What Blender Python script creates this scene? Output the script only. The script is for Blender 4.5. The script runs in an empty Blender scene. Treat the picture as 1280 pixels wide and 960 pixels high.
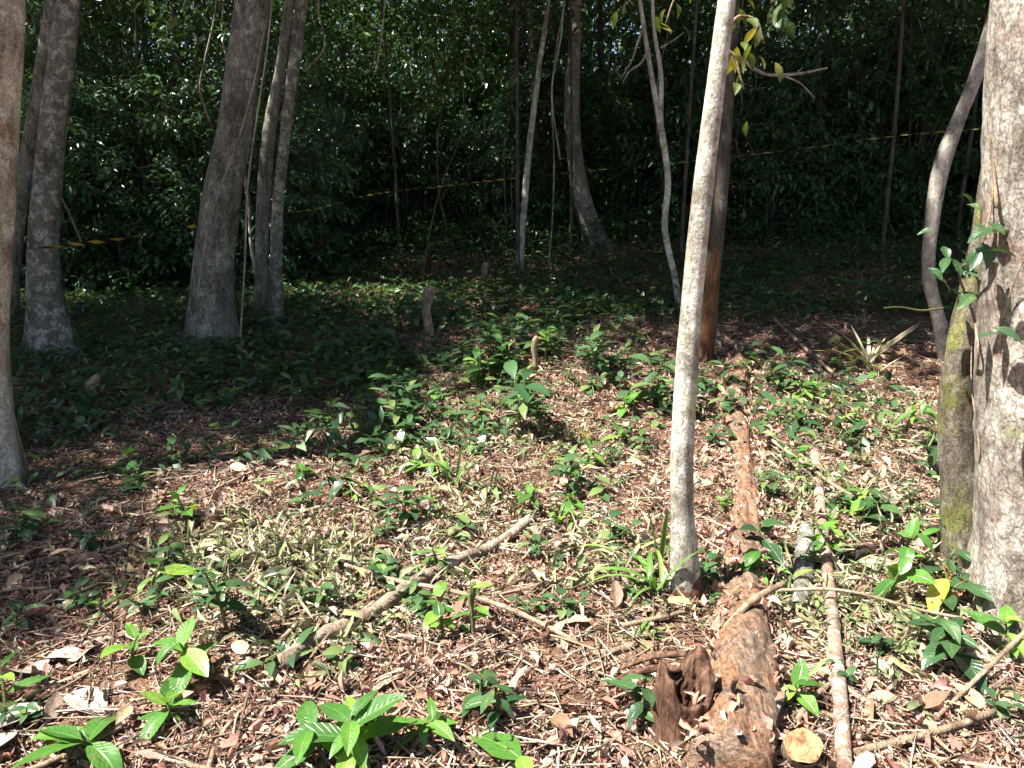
import bpy, math, random
import numpy as np
from mathutils import Vector, Matrix, Euler

random.seed(11)
rng = np.random.default_rng(11)
scene = bpy.context.scene
col = scene.collection
R = math.radians

# ------------------------------------------------------------------ camera
PITCH = R(15.0)
FPX = 931.0                      # focal length in pixels of the 1280 px wide photograph
CAM = np.array([0.0, 0.0, 1.5])
cd = bpy.data.cameras.new('camera')
cd.sensor_width = 36.0
cd.lens = 36.0 * FPX / 1280.0
cd.clip_start = 0.05
cd.clip_end = 600.0
cam = bpy.data.objects.new('camera', cd)
cam.location = CAM
cam.rotation_euler = (math.pi / 2 - PITCH, 0, 0)
col.objects.link(cam)
scene.camera = cam

# ------------------------------------------------------------------ sky, sun, exposure
SUN_EL = R(60.0)
SUN_AZ = math.atan2(-0.95, -0.30)          # the sun stands to the left and a little behind the camera
TO_SUN = Vector((math.sin(SUN_AZ) * math.cos(SUN_EL), math.cos(SUN_AZ) * math.cos(SUN_EL), math.sin(SUN_EL)))
world = bpy.data.worlds.new('World')
scene.world = world
world.use_nodes = True
wn = world.node_tree
wn.nodes.clear()
sky = wn.nodes.new('ShaderNodeTexSky')
sky.sky_type = 'NISHITA'
sky.sun_disc = False
sky.sun_elevation = SUN_EL
sky.sun_rotation = SUN_AZ
bg = wn.nodes.new('ShaderNodeBackground')
bg.inputs['Strength'].default_value = 0.05
wo = wn.nodes.new('ShaderNodeOutputWorld')
wn.links.new(sky.outputs[0], bg.inputs[0])
wn.links.new(bg.outputs[0], wo.inputs[0])
sd = bpy.data.lights.new('sun', 'SUN')
sd.energy = 5.0
sd.angle = R(0.5)
sd.color = (1.0, 0.955, 0.89)
sun = bpy.data.objects.new('sun', sd)
sun.rotation_euler = TO_SUN.to_track_quat('Z', 'Y').to_euler()
sun.location = (-8, -8, 20)
col.objects.link(sun)
scene.view_settings.view_transform = 'Standard'
scene.view_settings.look = 'None'
scene.view_settings.gamma = 1.0
scene.view_settings.exposure = 1.95
scene.view_settings.use_curve_mapping = False
scene.render.engine = 'CYCLES'
scene.cycles.max_bounces = 6
scene.cycles.diffuse_bounces = 3
scene.cycles.glossy_bounces = 2
scene.cycles.transmission_bounces = 4
scene.cycles.use_denoising = True
scene.cycles.use_adaptive_sampling = True
scene.cycles.adaptive_threshold = 0.02
scene.cycles.sample_clamp_indirect = 6.0

# ------------------------------------------------------------------ terrain height, pixel helpers
def sstep(a, b, x):
    t = np.clip((x - a) / (b - a), 0, 1)
    return t * t * (3 - 2 * t)

def height(x, y):
    x = np.asarray(x, float); y = np.asarray(y, float)
    z = 0.035 * np.clip(y - 3.0, 0, 200) + (0.03 + 0.045 * sstep(0, 2, x)) * np.clip(x, -3, 6) * sstep(4.5, 10, y)
    z = z + 0.20 * np.clip(y - 16.0, 0, 25)
    z = z + 0.20 * np.exp(-(((x - 0.15) / 0.75) ** 2 + ((y - 5.6) / 0.8) ** 2))
    near = 1.0 - sstep(30, 60, np.hypot(x, y))
    z = z + near * (0.030 * np.sin(1.7 * x + 0.6) * np.sin(1.3 * y + 1.1) + 0.016 * np.sin(4.1 * x + 2.2 * y) +
                    0.012 * np.sin(3.3 * y - 5.2 * x + 1.0) + 0.007 * np.sin(9.7 * x + 1.3) * np.sin(8.3 * y))
    return z

Z00 = float(height(0, 0))
CAM[2] += Z00
cam.location = CAM
FWD = np.array([0, math.cos(PITCH), -math.sin(PITCH)])
UPV = np.array([0, math.sin(PITCH), math.cos(PITCH)])
RGT = np.array([1.0, 0, 0])

def ray(px, py):
    return FWD + RGT * ((px - 640) / FPX) + UPV * ((480 - py) / FPX)

def ground_at(px, py):
    """the spot on the terrain seen at that pixel of the photograph"""
    d = ray(px, py)
    t0, t1 = 0.5, None
    t = 0.5
    while t < 60:
        p = CAM + d * t
        if p[2] < height(p[0], p[1]):
            t1 = t; break
        t0 = t; t *= 1.03
    if t1 is None:
        return CAM + d * 30
    for _ in range(30):
        m = (t0 + t1) / 2; p = CAM + d * m
        if p[2] < height(p[0], p[1]): t1 = m
        else: t0 = m
    p = CAM + d * t1
    p[2] = float(height(p[0], p[1]))
    return p

def at(px, py, Y):
    d = ray(px, py)
    return CAM + d * (Y / d[1])

def depth(p):
    return float(np.dot(np.asarray(p) - CAM, FWD))

def zg(x, y):
    return float(height(x, y))

# ------------------------------------------------------------------ object helpers
def tag(o, label=None, cat=None, group=None, kind=None):
    if label: o['label'] = label
    if cat: o['category'] = cat
    if group: o['group'] = group
    if kind: o['kind'] = kind
    return o

def empty(name, loc, label=None, cat=None, group=None):
    o = bpy.data.objects.new(name, None)
    o.empty_display_size = 0.1
    o.location = loc
    col.objects.link(o)
    return tag(o, label, cat, group)

def np_mesh(name, V, F, mat, uv=None, colr=None, smooth=True):
    V = np.asarray(V, np.float32); F = np.asarray(F, np.int32)
    k = F.shape[1]
    me = bpy.data.meshes.new(name)
    me.vertices.add(len(V)); me.vertices.foreach_set('co', V.ravel())
    me.loops.add(F.size); me.loops.foreach_set('vertex_index', F.ravel())
    me.polygons.add(len(F))
    me.polygons.foreach_set('loop_start', np.arange(0, F.size, k, dtype=np.int32))
    me.polygons.foreach_set('loop_total', np.full(len(F), k, np.int32))
    if smooth:
        me.polygons.foreach_set('use_smooth', np.ones(len(F), bool))
    if uv is not None:
        l = me.uv_layers.new(name='UVMap')
        l.data.foreach_set('uv', np.asarray(uv, np.float32)[F.ravel()].ravel())
    if colr is not None:
        a = me.color_attributes.new('Col', 'FLOAT_COLOR', 'POINT')
        c = np.ones((len(V), 4), np.float32); c[:, :3] = colr
        a.data.foreach_set('color', c.ravel())
    me.materials.append(mat)
    me.update(calc_edges=True)
    return me

def link(name, me, parent=None, loc=(0, 0, 0), rot=None, scale=None):
    o = bpy.data.objects.new(name, me)
    o.location = loc
    if rot is not None: o.rotation_euler = rot
    if scale is not None: o.scale = scale if hasattr(scale, '__len__') else (scale,) * 3
    if parent is not None: o.parent = parent
    col.objects.link(o)
    return o

def merge(parts):
    """[(V, F)] -> one V, F"""
    Vs, Fs, n = [], [], 0
    for V, F in parts:
        Vs.append(V); Fs.append(np.asarray(F) + n); n += len(V)
    return np.concatenate(Vs), np.concatenate(Fs)

def catmull(P, n):
    """smooth curve through P, parameterised by chord length; first three columns are the position"""
    P = np.asarray(P, float)
    d = np.linalg.norm(np.diff(P[:, :3], axis=0), axis=1) + 1e-6
    u = np.concatenate([[0], np.cumsum(d)])
    sl = np.diff(P, axis=0) / d[:, None]
    T = np.empty_like(P); T[0] = sl[0]; T[-1] = sl[-1]
    if len(P) > 2:
        w = d[:-1] / (d[:-1] + d[1:])
        T[1:-1] = sl[:-1] * (1 - w)[:, None] + sl[1:] * w[:, None]
    out = []
    # half of the samples follow the given points, half the length, so close points keep their shape
    k = np.interp(np.linspace(0, len(P) - 1, n), np.arange(len(P)), u)
    for q in np.sort(0.5 * k + 0.5 * np.linspace(0, u[-1], n)):
        i = min(int(np.searchsorted(u, q, 'right')) - 1, len(P) - 2); h = d[i]; t = (q - u[i]) / h
        out.append((2*t**3 - 3*t*t + 1) * P[i] + (t**3 - 2*t*t + t) * h * T[i] + (3*t*t - 2*t**3) * P[i + 1] + (t**3 - t*t) * h * T[i + 1])
    return np.array(out)

def tube(P, rad, sides=10, n=None, rough=0.0, lobes=None, seed=0, caps=True, flat=1.0):
    """tapered tube along P (k,3) with radii; rough = relative surface unevenness"""
    P = np.asarray(P, float); rad = np.asarray(rad, float)
    if n:
        PR = catmull(np.column_stack([P, rad]), n)
        P, rad = PR[:, :3], np.maximum(PR[:, 3], 1e-4)
    k = len(P)
    T = np.gradient(P, axis=0); T /= np.linalg.norm(T, axis=1)[:, None] + 1e-9
    a = np.array([1.0, 0, 0]) if abs(T[0][0]) < 0.8 else np.array([0, 1.0, 0])
    N = np.zeros((k, 3)); v = a
    for i in range(k):
        v = v - T[i] * np.dot(v, T[i]); v /= np.linalg.norm(v) + 1e-9; N[i] = v
    B = np.cross(T, N)
    th = np.linspace(0, 2 * math.pi, sides, endpoint=False)
    r = np.repeat(rad[:, None], sides, 1)
    rs = np.random.default_rng(seed)
    if rough:
        f = np.zeros((k, sides)); s = np.arange(k)[:, None] / max(k, 1)
        for _ in range(10):
            m = rs.integers(1, 6); q = rs.uniform(2, 40); ph = rs.uniform(0, 6.28, 2)
            f += np.cos(m * th[None] + ph[0] + 2.0 * np.sin(q * s * .3)) * np.cos(q * s + ph[1]) / (0.6 + 0.35 * m)
        r = r * (1 + rough * 0.25 * f) + rs.normal(0, min(rough, 0.08) * 0.16, (k, sides)) * rad[:, None]
    if lobes is not None:
        r = r * (1 + lobes(th[None], np.arange(k)[:, None] / max(k - 1, 1)))
    V = P[:, None] + r[..., None] * (np.cos(th)[None, :, None] * N[:, None] + flat * np.sin(th)[None, :, None] * B[:, None])
    V = V.reshape(-1, 3)
    i = np.arange(k - 1)[:, None] * sides; j = np.arange(sides)[None]; j2 = (j + 1) % sides
    F = np.stack([i + j, i + j2, i + sides + j2, i + sides + j], -1).reshape(-1, 4)
    if caps:
        c0 = P[0][None] + 0 * V[:sides] + (V[:sides] - P[0]) * 0.02; c1 = P[-1][None] + (V[-sides:] - P[-1]) * 0.02
        n0 = len(V); V = np.concatenate([V, c0, c1])
        j = np.arange(sides); j2 = (j + 1) % sides; last = (k - 1) * sides
        F = np.concatenate([F, np.stack([j2, j, n0 + j, n0 + j2], -1), np.stack([last + j, last + j2, n0 + sides + j2, n0 + sides + j], -1)])
    return V, F

def leaf_grid(n=4, width=0.42, bend=0.4, fold=0.25, sharp=1.0, wav=0.0, cross=2, twist=0.0, peak=0.85, seed=0):
    """unit-long leaf along +Y, midrib in the middle; returns V, F, UV"""
    t = np.linspace(0, 1, n + 1)
    w = width / 2 * np.sin(math.pi * np.clip(t, 0.012, 0.985) ** peak) ** sharp
    s = np.linspace(-1, 1, cross + 1)
    ang = bend * t
    cy = np.concatenate([[0], np.cumsum((np.cos(ang[1:]) + np.cos(ang[:-1])) / 2 / n)])
    cz = -np.concatenate([[0], np.cumsum((np.sin(ang[1:]) + np.sin(ang[:-1])) / 2 / n)])
    rs = np.random.default_rng(seed)
    ph = rs.uniform(0, 6.28, 3)
    x = s[None] * w[:, None]
    up = fold * np.abs(x) + wav * np.sin(9 * t[:, None] + ph[0] + 1.5 * np.sign(s)[None]) * np.abs(s)[None] * w[:, None]
    tw = twist * t[:, None]
    x2 = x * np.cos(tw) - up * np.sin(tw); u2 = x * np.sin(tw) + up * np.cos(tw)
    V = np.stack([x2, cy[:, None] + u2 * np.sin(ang)[:, None], cz[:, None] + u2 * np.cos(ang)[:, None]], -1).reshape(-1, 3)
    c = cross + 1
    i = np.arange(n)[:, None] * c; j = np.arange(cross)[None]
    F = np.stack([i + j, i + j + 1, i + c + j + 1, i + c + j], -1).reshape(-1, 4)
    UV = np.stack([np.repeat((s[None] + 1) / 2, n + 1, 0), np.repeat(t[:, None], c, 1)], -1).reshape(-1, 2)
    return V, F, UV

def rots(yaw, pitch, roll):
    """many rotation matrices: Rz(yaw) Rx(pitch) Ry(roll)"""
    cy, sy, cp, sp, cr, sr = np.cos(yaw), np.sin(yaw), np.cos(pitch), np.sin(pitch), np.cos(roll), np.sin(roll)
    o, z = np.ones_like(cy), np.zeros_like(cy)
    def M(*a): return np.stack(a, -1).reshape(-1, 3, 3)
    return M(cy, -sy, z, sy, cy, z, z, z, o) @ M(o, z, z, z, cp, -sp, z, sp, cp) @ M(cr, z, sr, z, o, z, -sr, z, cr)

def scatter(templates, pos, rot, size, colr=None, pick=None):
    """place copies of the templates (V,F,..); returns V,F,col"""
    n = len(pos)
    if pick is None: pick = rng.integers(0, len(templates), n)
    size = np.asarray(size, float)
    if size.ndim == 1: size = np.repeat(size[:, None], 3, 1)
    Vs, Fs, Cs, off = [], [], [], 0
    for k, t in enumerate(templates):
        m = np.where(pick == k)[0]
        if not len(m): continue
        V, F = t[0], t[1]
        W = np.einsum('nij,nvj->nvi', rot[m], V[None] * size[m][:, None]) + pos[m][:, None]
        Vs.append(W.reshape(-1, 3))
        Fs.append((F[None] + (np.arange(len(m)) * len(V))[:, None, None] + off).reshape(-1, F.shape[1]))
        off += len(m) * len(V)
        if colr is not None: Cs.append(np.repeat(colr[m], len(V), 0))
    return np.concatenate(Vs), np.concatenate(Fs), (np.concatenate(Cs) if colr is not None else None)

# ------------------------------------------------------------------ materials
def new_mat(name):
    m = bpy.data.materials.new(name); m.use_nodes = True
    nt = m.node_tree; nt.nodes.clear()
    return m, nt
def N(nt, t, **kw):
    n = nt.nodes.new(t)
    for k, v in kw.items(): setattr(n, k, v)
    return n
def ramp(nt, stops, interp='LINEAR'):
    n = nt.nodes.new('ShaderNodeValToRGB'); e = n.color_ramp.elements
    n.color_ramp.interpolation = interp
    while len(e) < len(stops): e.new(0.5)
    for i, (p, c) in enumerate(stops):
        e[i].position = p; e[i].color = (*c, 1) if len(c) == 3 else c
    return n
def mixc(nt, fac, a, b, blend='MIX'):
    n = nt.nodes.new('ShaderNodeMix'); n.data_type = 'RGBA'; n.blend_type = blend
    for s, v in ((0, fac), (6, a), (7, b)):
        if isinstance(v, (int, float)): n.inputs[s].default_value = v
        elif isinstance(v, tuple): n.inputs[s].default_value = (*v, 1) if len(v) == 3 else v
        else: nt.links.new(v, n.inputs[s])
    return n.outputs[2]
def noise(nt, vec, scale, detail=4, rough=0.6, dist=0.0):
    n = nt.nodes.new('ShaderNodeTexNoise')
    n.inputs['Scale'].default_value = scale; n.inputs['Detail'].default_value = detail
    n.inputs['Roughness'].default_value = rough; n.inputs['Distortion'].default_value = dist
    if vec is not None: nt.links.new(vec, n.inputs['Vector'])
    return n.outputs[0]
def finish(nt, colour, rough=0.8, spec=0.3, bump=None, bstr=0.5, bdist=0.01, trans=0.0, transcol=None):
    p = nt.nodes.new('ShaderNodeBsdfPrincipled')
    if isinstance(colour, tuple): p.inputs['Base Color'].default_value = (*colour, 1)
    else: nt.links.new(colour, p.inputs['Base Color'])
    if isinstance(rough, (int, float)): p.inputs['Roughness'].default_value = rough
    else: nt.links.new(rough, p.inputs['Roughness'])
    p.inputs['Specular IOR Level'].default_value = spec
    if bump is not None:
        b = nt.nodes.new('ShaderNodeBump'); b.inputs['Strength'].default_value = bstr; b.inputs['Distance'].default_value = bdist
        nt.links.new(bump, b.inputs['Height']); nt.links.new(b.outputs[0], p.inputs['Normal'])
    out = nt.nodes.new('ShaderNodeOutputMaterial'); sh = p.outputs[0]
    if trans:
        tr = nt.nodes.new('ShaderNodeBsdfTranslucent')
        c = transcol if transcol is not None else colour
        if isinstance(c, tuple): tr.inputs[0].default_value = (*c, 1)
        else: nt.links.new(c, tr.inputs[0])
        mx = nt.nodes.new('ShaderNodeMixShader'); mx.inputs[0].default_value = trans
        nt.links.new(sh, mx.inputs[1]); nt.links.new(tr.outputs[0], mx.inputs[2]); sh = mx.outputs[0]
    nt.links.new(sh, out.inputs[0])

def soil_material():
    m, nt = new_mat('forest_soil')
    tc = N(nt, 'ShaderNodeTexCoord').outputs['Object']
    n1 = noise(nt, tc, 2.0, 6); n2 = noise(nt, tc, 22.0, 8, 0.7); n3 = noise(nt, tc, 120.0, 4, 0.7)
    c1 = ramp(nt, [(0.25, (0.09, 0.05, 0.035)), (0.5, (0.23, 0.135, 0.09)), (0.75, (0.36, 0.23, 0.16))]); nt.links.new(n2, c1.inputs[0])
    c2 = ramp(nt, [(0.3, (0.15, 0.085, 0.055)), (0.7, (0.36, 0.20, 0.13))]); nt.links.new(n1, c2.inputs[0])
    c = mixc(nt, 0.5, c1.outputs[0], c2.outputs[0])
    g = ramp(nt, [(0.35, (0.4, 0.4, 0.4)), (0.65, (1.25, 1.2, 1.15))]); nt.links.new(n3, g.inputs[0])
    c = mixc(nt, 1.0, c, g.outputs[0], 'MULTIPLY')
    ad = N(nt, 'ShaderNodeMath', operation='MULTIPLY_ADD'); nt.links.new(n3, ad.inputs[0]); ad.inputs[1].default_value = 0.4; nt.links.new(n2, ad.inputs[2])
    finish(nt, c, 0.95, 0.15, ad.outputs[0], 1.0, 0.03)
    return m

def piece_material(name, rough=0.75, spec=0.25, trans=0.12):
    """colour of each piece from its own attribute, grain and spots on top"""
    m, nt = new_mat(name)
    a = N(nt, 'ShaderNodeVertexColor', layer_name='Col').outputs[0]
    tc = N(nt, 'ShaderNodeTexCoord').outputs['Object']
    n = noise(nt, tc, 70.0, 5, 0.7)
    g = ramp(nt, [(0.3, (0.55, 0.5, 0.46)), (0.55, (1, 1, 1)), (0.8, (1.25, 1.22, 1.15))]); nt.links.new(n, g.inputs[0])
    c = mixc(nt, 1.0, a, g.outputs[0], 'MULTIPLY')
    finish(nt, c, rough, spec, n, 0.5, 0.006, trans)
    return m

def object_piece_material(name, stops, trans=0.15, spec=0.3, rough=0.6, scale=40.0):
    m, nt = new_mat(name)
    oi = N(nt, 'ShaderNodeObjectInfo').outputs['Random']
    r = ramp(nt, stops); nt.links.new(oi, r.inputs[0])
    tc = N(nt, 'ShaderNodeTexCoord')
    n = noise(nt, tc.outputs['Object'], scale / 8, 6, 0.7)
    g = ramp(nt, [(0.3, (0.55, 0.5, 0.46)), (0.55, (1, 1, 1)), (0.8, (1.25, 1.2, 1.15))]); nt.links.new(n, g.inputs[0])
    c = mixc(nt, 1.0, r.outputs[0], g.outputs[0], 'MULTIPLY')
    sx = N(nt, 'ShaderNodeSeparateXYZ'); nt.links.new(tc.outputs['UV'], sx.inputs[0])
    ab = N(nt, 'ShaderNodeMath', operation='SUBTRACT'); nt.links.new(sx.outputs[0], ab.inputs[0]); ab.inputs[1].default_value = 0.5
    aa = N(nt, 'ShaderNodeMath', operation='ABSOLUTE'); nt.links.new(ab.outputs[0], aa.inputs[0])
    vm = ramp(nt, [(0.0, (1.25, 1.25, 1.2)), (0.05, (0.9, 0.9, 0.9)), (0.1, (1, 1, 1))]); nt.links.new(aa.outputs[0], vm.inputs[0])
    c = mixc(nt, 1.0, c, vm.outputs[0], 'MULTIPLY')
    finish(nt, c, rough, spec, n, 0.4, 0.02, trans)
    return m

def green_leaf_material(name, stops, per='object', rough=0.32, trans=0.3, spec=0.5, veins=True):
    m, nt = new_mat(name)
    if per == 'object': rnd = N(nt, 'ShaderNodeObjectInfo').outputs['Random']
    else: rnd = N(nt, 'ShaderNodeNewGeometry').outputs['Random Per Island']
    r = ramp(nt, stops); nt.links.new(rnd, r.inputs[0]); c = r.outputs[0]
    bump = None
    tc = N(nt, 'ShaderNodeTexCoord')
    if veins:
        sx = N(nt, 'ShaderNodeSeparateXYZ'); nt.links.new(tc.outputs['UV'], sx.inputs[0])
        ab = N(nt, 'ShaderNodeMath', operation='SUBTRACT'); nt.links.new(sx.outputs[0], ab.inputs[0]); ab.inputs[1].default_value = 0.5
        aa = N(nt, 'ShaderNodeMath', operation='ABSOLUTE'); nt.links.new(ab.outputs[0], aa.inputs[0])
        # side veins run forward from the midrib
        k = N(nt, 'ShaderNodeMath', operation='MULTIPLY_ADD'); nt.links.new(aa.outputs[0], k.inputs[0]); k.inputs[1].default_value = -0.42; nt.links.new(sx.outputs[1], k.inputs[2])
        f = N(nt, 'ShaderNodeMath', operation='MULTIPLY'); nt.links.new(k.outputs[0], f.inputs[0]); f.inputs[1].default_value = 62.0
        s = N(nt, 'ShaderNodeMath', operation='SINE'); nt.links.new(f.outputs[0], s.inputs[0])
        sv = ramp(nt, [(0.0, (0, 0, 0)), (0.78, (0, 0, 0)), (1.0, (1, 1, 1))]); mp = N(nt, 'ShaderNodeMapRange'); mp.inputs[1].default_value = -1
        nt.links.new(s.outputs[0], mp.inputs[0]); nt.links.new(mp.outputs[0], sv.inputs[0])
        mid = ramp(nt, [(0.0, (1, 1, 1)), (0.035, (0.8, 0.8, 0.8)), (0.06, (0, 0, 0))]); nt.links.new(aa.outputs[0], mid.inputs[0])
        v1 = N(nt, 'ShaderNodeMath', operation='MULTIPLY'); nt.links.new(sv.outputs[0], v1.inputs[0]); v1.inputs[1].default_value = 0.35
        v = N(nt, 'ShaderNodeMath', operation='MAXIMUM'); nt.links.new(v1.outputs[0], v.inputs[0]); nt.links.new(mid.outputs[0], v.inputs[1])
        lt = mixc(nt, 1.0, c, (1.9, 1.6, 1.7), 'MULTIPLY')
        vf = N(nt, 'ShaderNodeMath', operation='MULTIPLY'); nt.links.new(v.outputs[0], vf.inputs[0]); vf.inputs[1].default_value = 0.55
        c = mixc(nt, vf.outputs[0], c, lt)
        iv = N(nt, 'ShaderNodeMath', operation='MULTIPLY'); nt.links.new(v.outputs[0], iv.inputs[0]); iv.inputs[1].default_value = -1.0
        bump = iv.outputs[0]
        n = noise(nt, tc.outputs['Object'], 7.0, 5, 0.7)
        g = ramp(nt, [(0.32, (0.7, 0.72, 0.65)), (0.55, (1, 1, 1)), (0.8, (1.15, 1.1, 1.1))]); nt.links.new(n, g.inputs[0])
        c = mixc(nt, 1.0, c, g.outputs[0], 'MULTIPLY')
        oi2 = N(nt, 'ShaderNodeObjectInfo').outputs['Location']; va = N(nt, 'ShaderNodeVectorMath', operation='ADD'); nt.links.new(tc.outputs['Object'], va.inputs[0]); nt.links.new(oi2, va.inputs[1])
        n7 = noise(nt, va.outputs[0], 5.0, 4, 0.6, .3); s7 = ramp(nt, [(0.64, (0, 0, 0)), (0.68, (1, 1, 1))]); nt.links.new(n7, s7.inputs[0])
        c = mixc(nt, s7.outputs[0], c, (0.20, 0.14, 0.05))
    tcx = mixc(nt, 1.0, c, (1.7, 1.55, 0.6), 'MULTIPLY')
    finish(nt, c, rough, spec, bump, 0.35, 0.01, trans, tcx)
    return m

def bark_material(name, dark, base, pale, pale_amt=0.5, scale=1.0, moss=None, moss_amt=0.4, fiss=0.12, stain=None, bump=0.7):
    m, nt = new_mat(name)
    tc = N(nt, 'ShaderNodeTexCoord').outputs['Object']
    mp = N(nt, 'ShaderNodeMapping'); mp.inputs['Scale'].default_value = (1, 1, 0.22); nt.links.new(tc, mp.inputs[0])
    st = noise(nt, mp.outputs[0], 38.0 * scale, 8, 0.68, 0.4)
    fine = noise(nt, tc, 95.0 * scale, 6, 0.7)
    bl = noise(nt, tc, 7.0 * scale, 6, 0.62, 0.6)
    sp = noise(nt, tc, 30.0 * scale, 5, 0.6, 0.3)
    r1 = ramp(nt, [(0.5 - 0.22, dark), (0.5, base), (0.75, tuple(min(1, x * 1.25) for x in base))]); nt.links.new(st, r1.inputs[0])
    c = r1.outputs[0]
    th = 0.62 - 0.28 * pale_amt
    mb = ramp(nt, [(th, (0, 0, 0)), (th + 0.09, (1, 1, 1))]); nt.links.new(bl, mb.inputs[0])
    ms = ramp(nt, [(0.40, (0.15, 0.15, 0.15)), (0.56, (1, 1, 1))]); nt.links.new(sp, ms.inputs[0])
    f = N(nt, 'ShaderNodeMath', operation='MULTIPLY'); nt.links.new(mb.outputs[0], f.inputs[0]); nt.links.new(ms.outputs[0], f.inputs[1])
    c = mixc(nt, f.outputs[0], c, pale)
    if stain is not None:
        n5 = noise(nt, tc, 3.2, 7, 0.66, 0.7)
        s5 = ramp(nt, [(0.55, (0, 0, 0)), (0.68, (0.8, 0.8, 0.8))]); nt.links.new(n5, s5.inputs[0])
        c = mixc(nt, s5.outputs[0], c, stain)
    if moss is not None:
        n4 = noise(nt, tc, 4.5, 6, 0.65, 0.4)
        t4 = 0.66 - 0.3 * moss_amt
        s4 = ramp(nt, [(t4, (0, 0, 0)), (t4 + 0.1, (0.85, 0.85, 0.85))]); nt.links.new(n4, s4.inputs[0])
        c = mixc(nt, s4.outputs[0], c, moss)
    g = ramp(nt, [(0.32, (0.42, 0.4, 0.37)), (0.5, (0.95, 0.95, 0.95)), (0.68, (1.3, 1.3, 1.28))]); nt.links.new(fine, g.inputs[0])
    c = mixc(nt, 1.0, c, g.outputs[0], 'MULTIPLY')
    vo = N(nt, 'ShaderNodeTexVoronoi', feature='DISTANCE_TO_EDGE'); vo.inputs['Scale'].default_value = 26.0 * scale
    mv = N(nt, 'ShaderNodeMapping'); mv.inputs['Scale'].default_value = (1, 1, 0.45)
    wv = N(nt, 'ShaderNodeVectorMath', operation='MULTIPLY_ADD'); nw = nt.nodes.new('ShaderNodeTexNoise'); nw.inputs['Scale'].default_value = 20.0 * scale; nt.links.new(tc, nw.inputs['Vector'])
    nt.links.new(nw.outputs[1], wv.inputs[0]); wv.inputs[1].default_value = (0.06, 0.06, 0.06); nt.links.new(tc, wv.inputs[2])
    nt.links.new(wv.outputs[0], mv.inputs[0]); nt.links.new(mv.outputs[0], vo.inputs['Vector'])
    mz = N(nt, 'ShaderNodeMapping'); mz.inputs['Scale'].default_value = (1, 1, 0.5); nt.links.new(tc, mz.inputs[0])
    big_n = noise(nt, mz.outputs[0], 5.5, 5, 0.62, 0.8); rb = ramp(nt, [(0.36, (0.5, 0.47, 0.43)), (0.52, (1, 1, 1)), (0.66, (1.22, 1.2, 1.16))]); nt.links.new(big_n, rb.inputs[0])
    c = mixc(nt, 1.0, c, rb.outputs[0], 'MULTIPLY')
    ck = ramp(nt, [(0.0, (1 - fiss,) * 3), (0.10, (1, 1, 1))]); nt.links.new(vo.outputs[0], ck.inputs[0])
    c = mixc(nt, 1.0, c, ck.outputs[0], 'MULTIPLY')
    ad = N(nt, 'ShaderNodeMath', operation='MULTIPLY_ADD'); nt.links.new(fine, ad.inputs[0]); ad.inputs[1].default_value = 0.35; nt.links.new(st, ad.inputs[2])
    finish(nt, c, 0.9, 0.2, ad.outputs[0], bump, 0.02)
    return m

def wood_material(name, a, b, c3, axis=1, scale=1.0):
    m, nt = new_mat(name)
    tc = N(nt, 'ShaderNodeTexCoord').outputs['Object']
    mp = N(nt, 'ShaderNodeMapping'); s = [1, 1, 1]; s[axis] = 0.07; mp.inputs['Scale'].default_value = s; nt.links.new(tc, mp.inputs[0])
    st = noise(nt, mp.outputs[0], 75.0 * scale, 6, 0.6, 0.15)
    bl = noise(nt, tc, 7.0 * scale, 7, 0.7, 0.8)
    fi = noise(nt, tc, 130.0 * scale, 5, 0.7)
    r1 = ramp(nt, [(0.3, a), (0.5, b), (0.72, c3)]); nt.links.new(st, r1.inputs[0])
    r2 = ramp(nt, [(0.34, (0.32, 0.30, 0.30)), (0.47, (0.85, 0.8, 0.78)), (0.55, (1, 1, 1)), (0.68, (1.3, 1.32, 1.3))]); nt.links.new(bl, r2.inputs[0])
    c = mixc(nt, 1.0, r1.outputs[0], r2.outputs[0], 'MULTIPLY')
    g = ramp(nt, [(0.3, (0.6, 0.58, 0.55)), (0.55, (1, 1, 1))]); nt.links.new(fi, g.inputs[0])
    c = mixc(nt, 1.0, c, g.outputs[0], 'MULTIPLY')
    ad = N(nt, 'ShaderNodeMath', operation='MULTIPLY_ADD'); nt.links.new(fi, ad.inputs[0]); ad.inputs[1].default_value = 0.5; nt.links.new(st, ad.inputs[2])
    finish(nt, c, 0.92, 0.15, ad.outputs[0], 0.55, 0.010)
    return m

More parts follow.
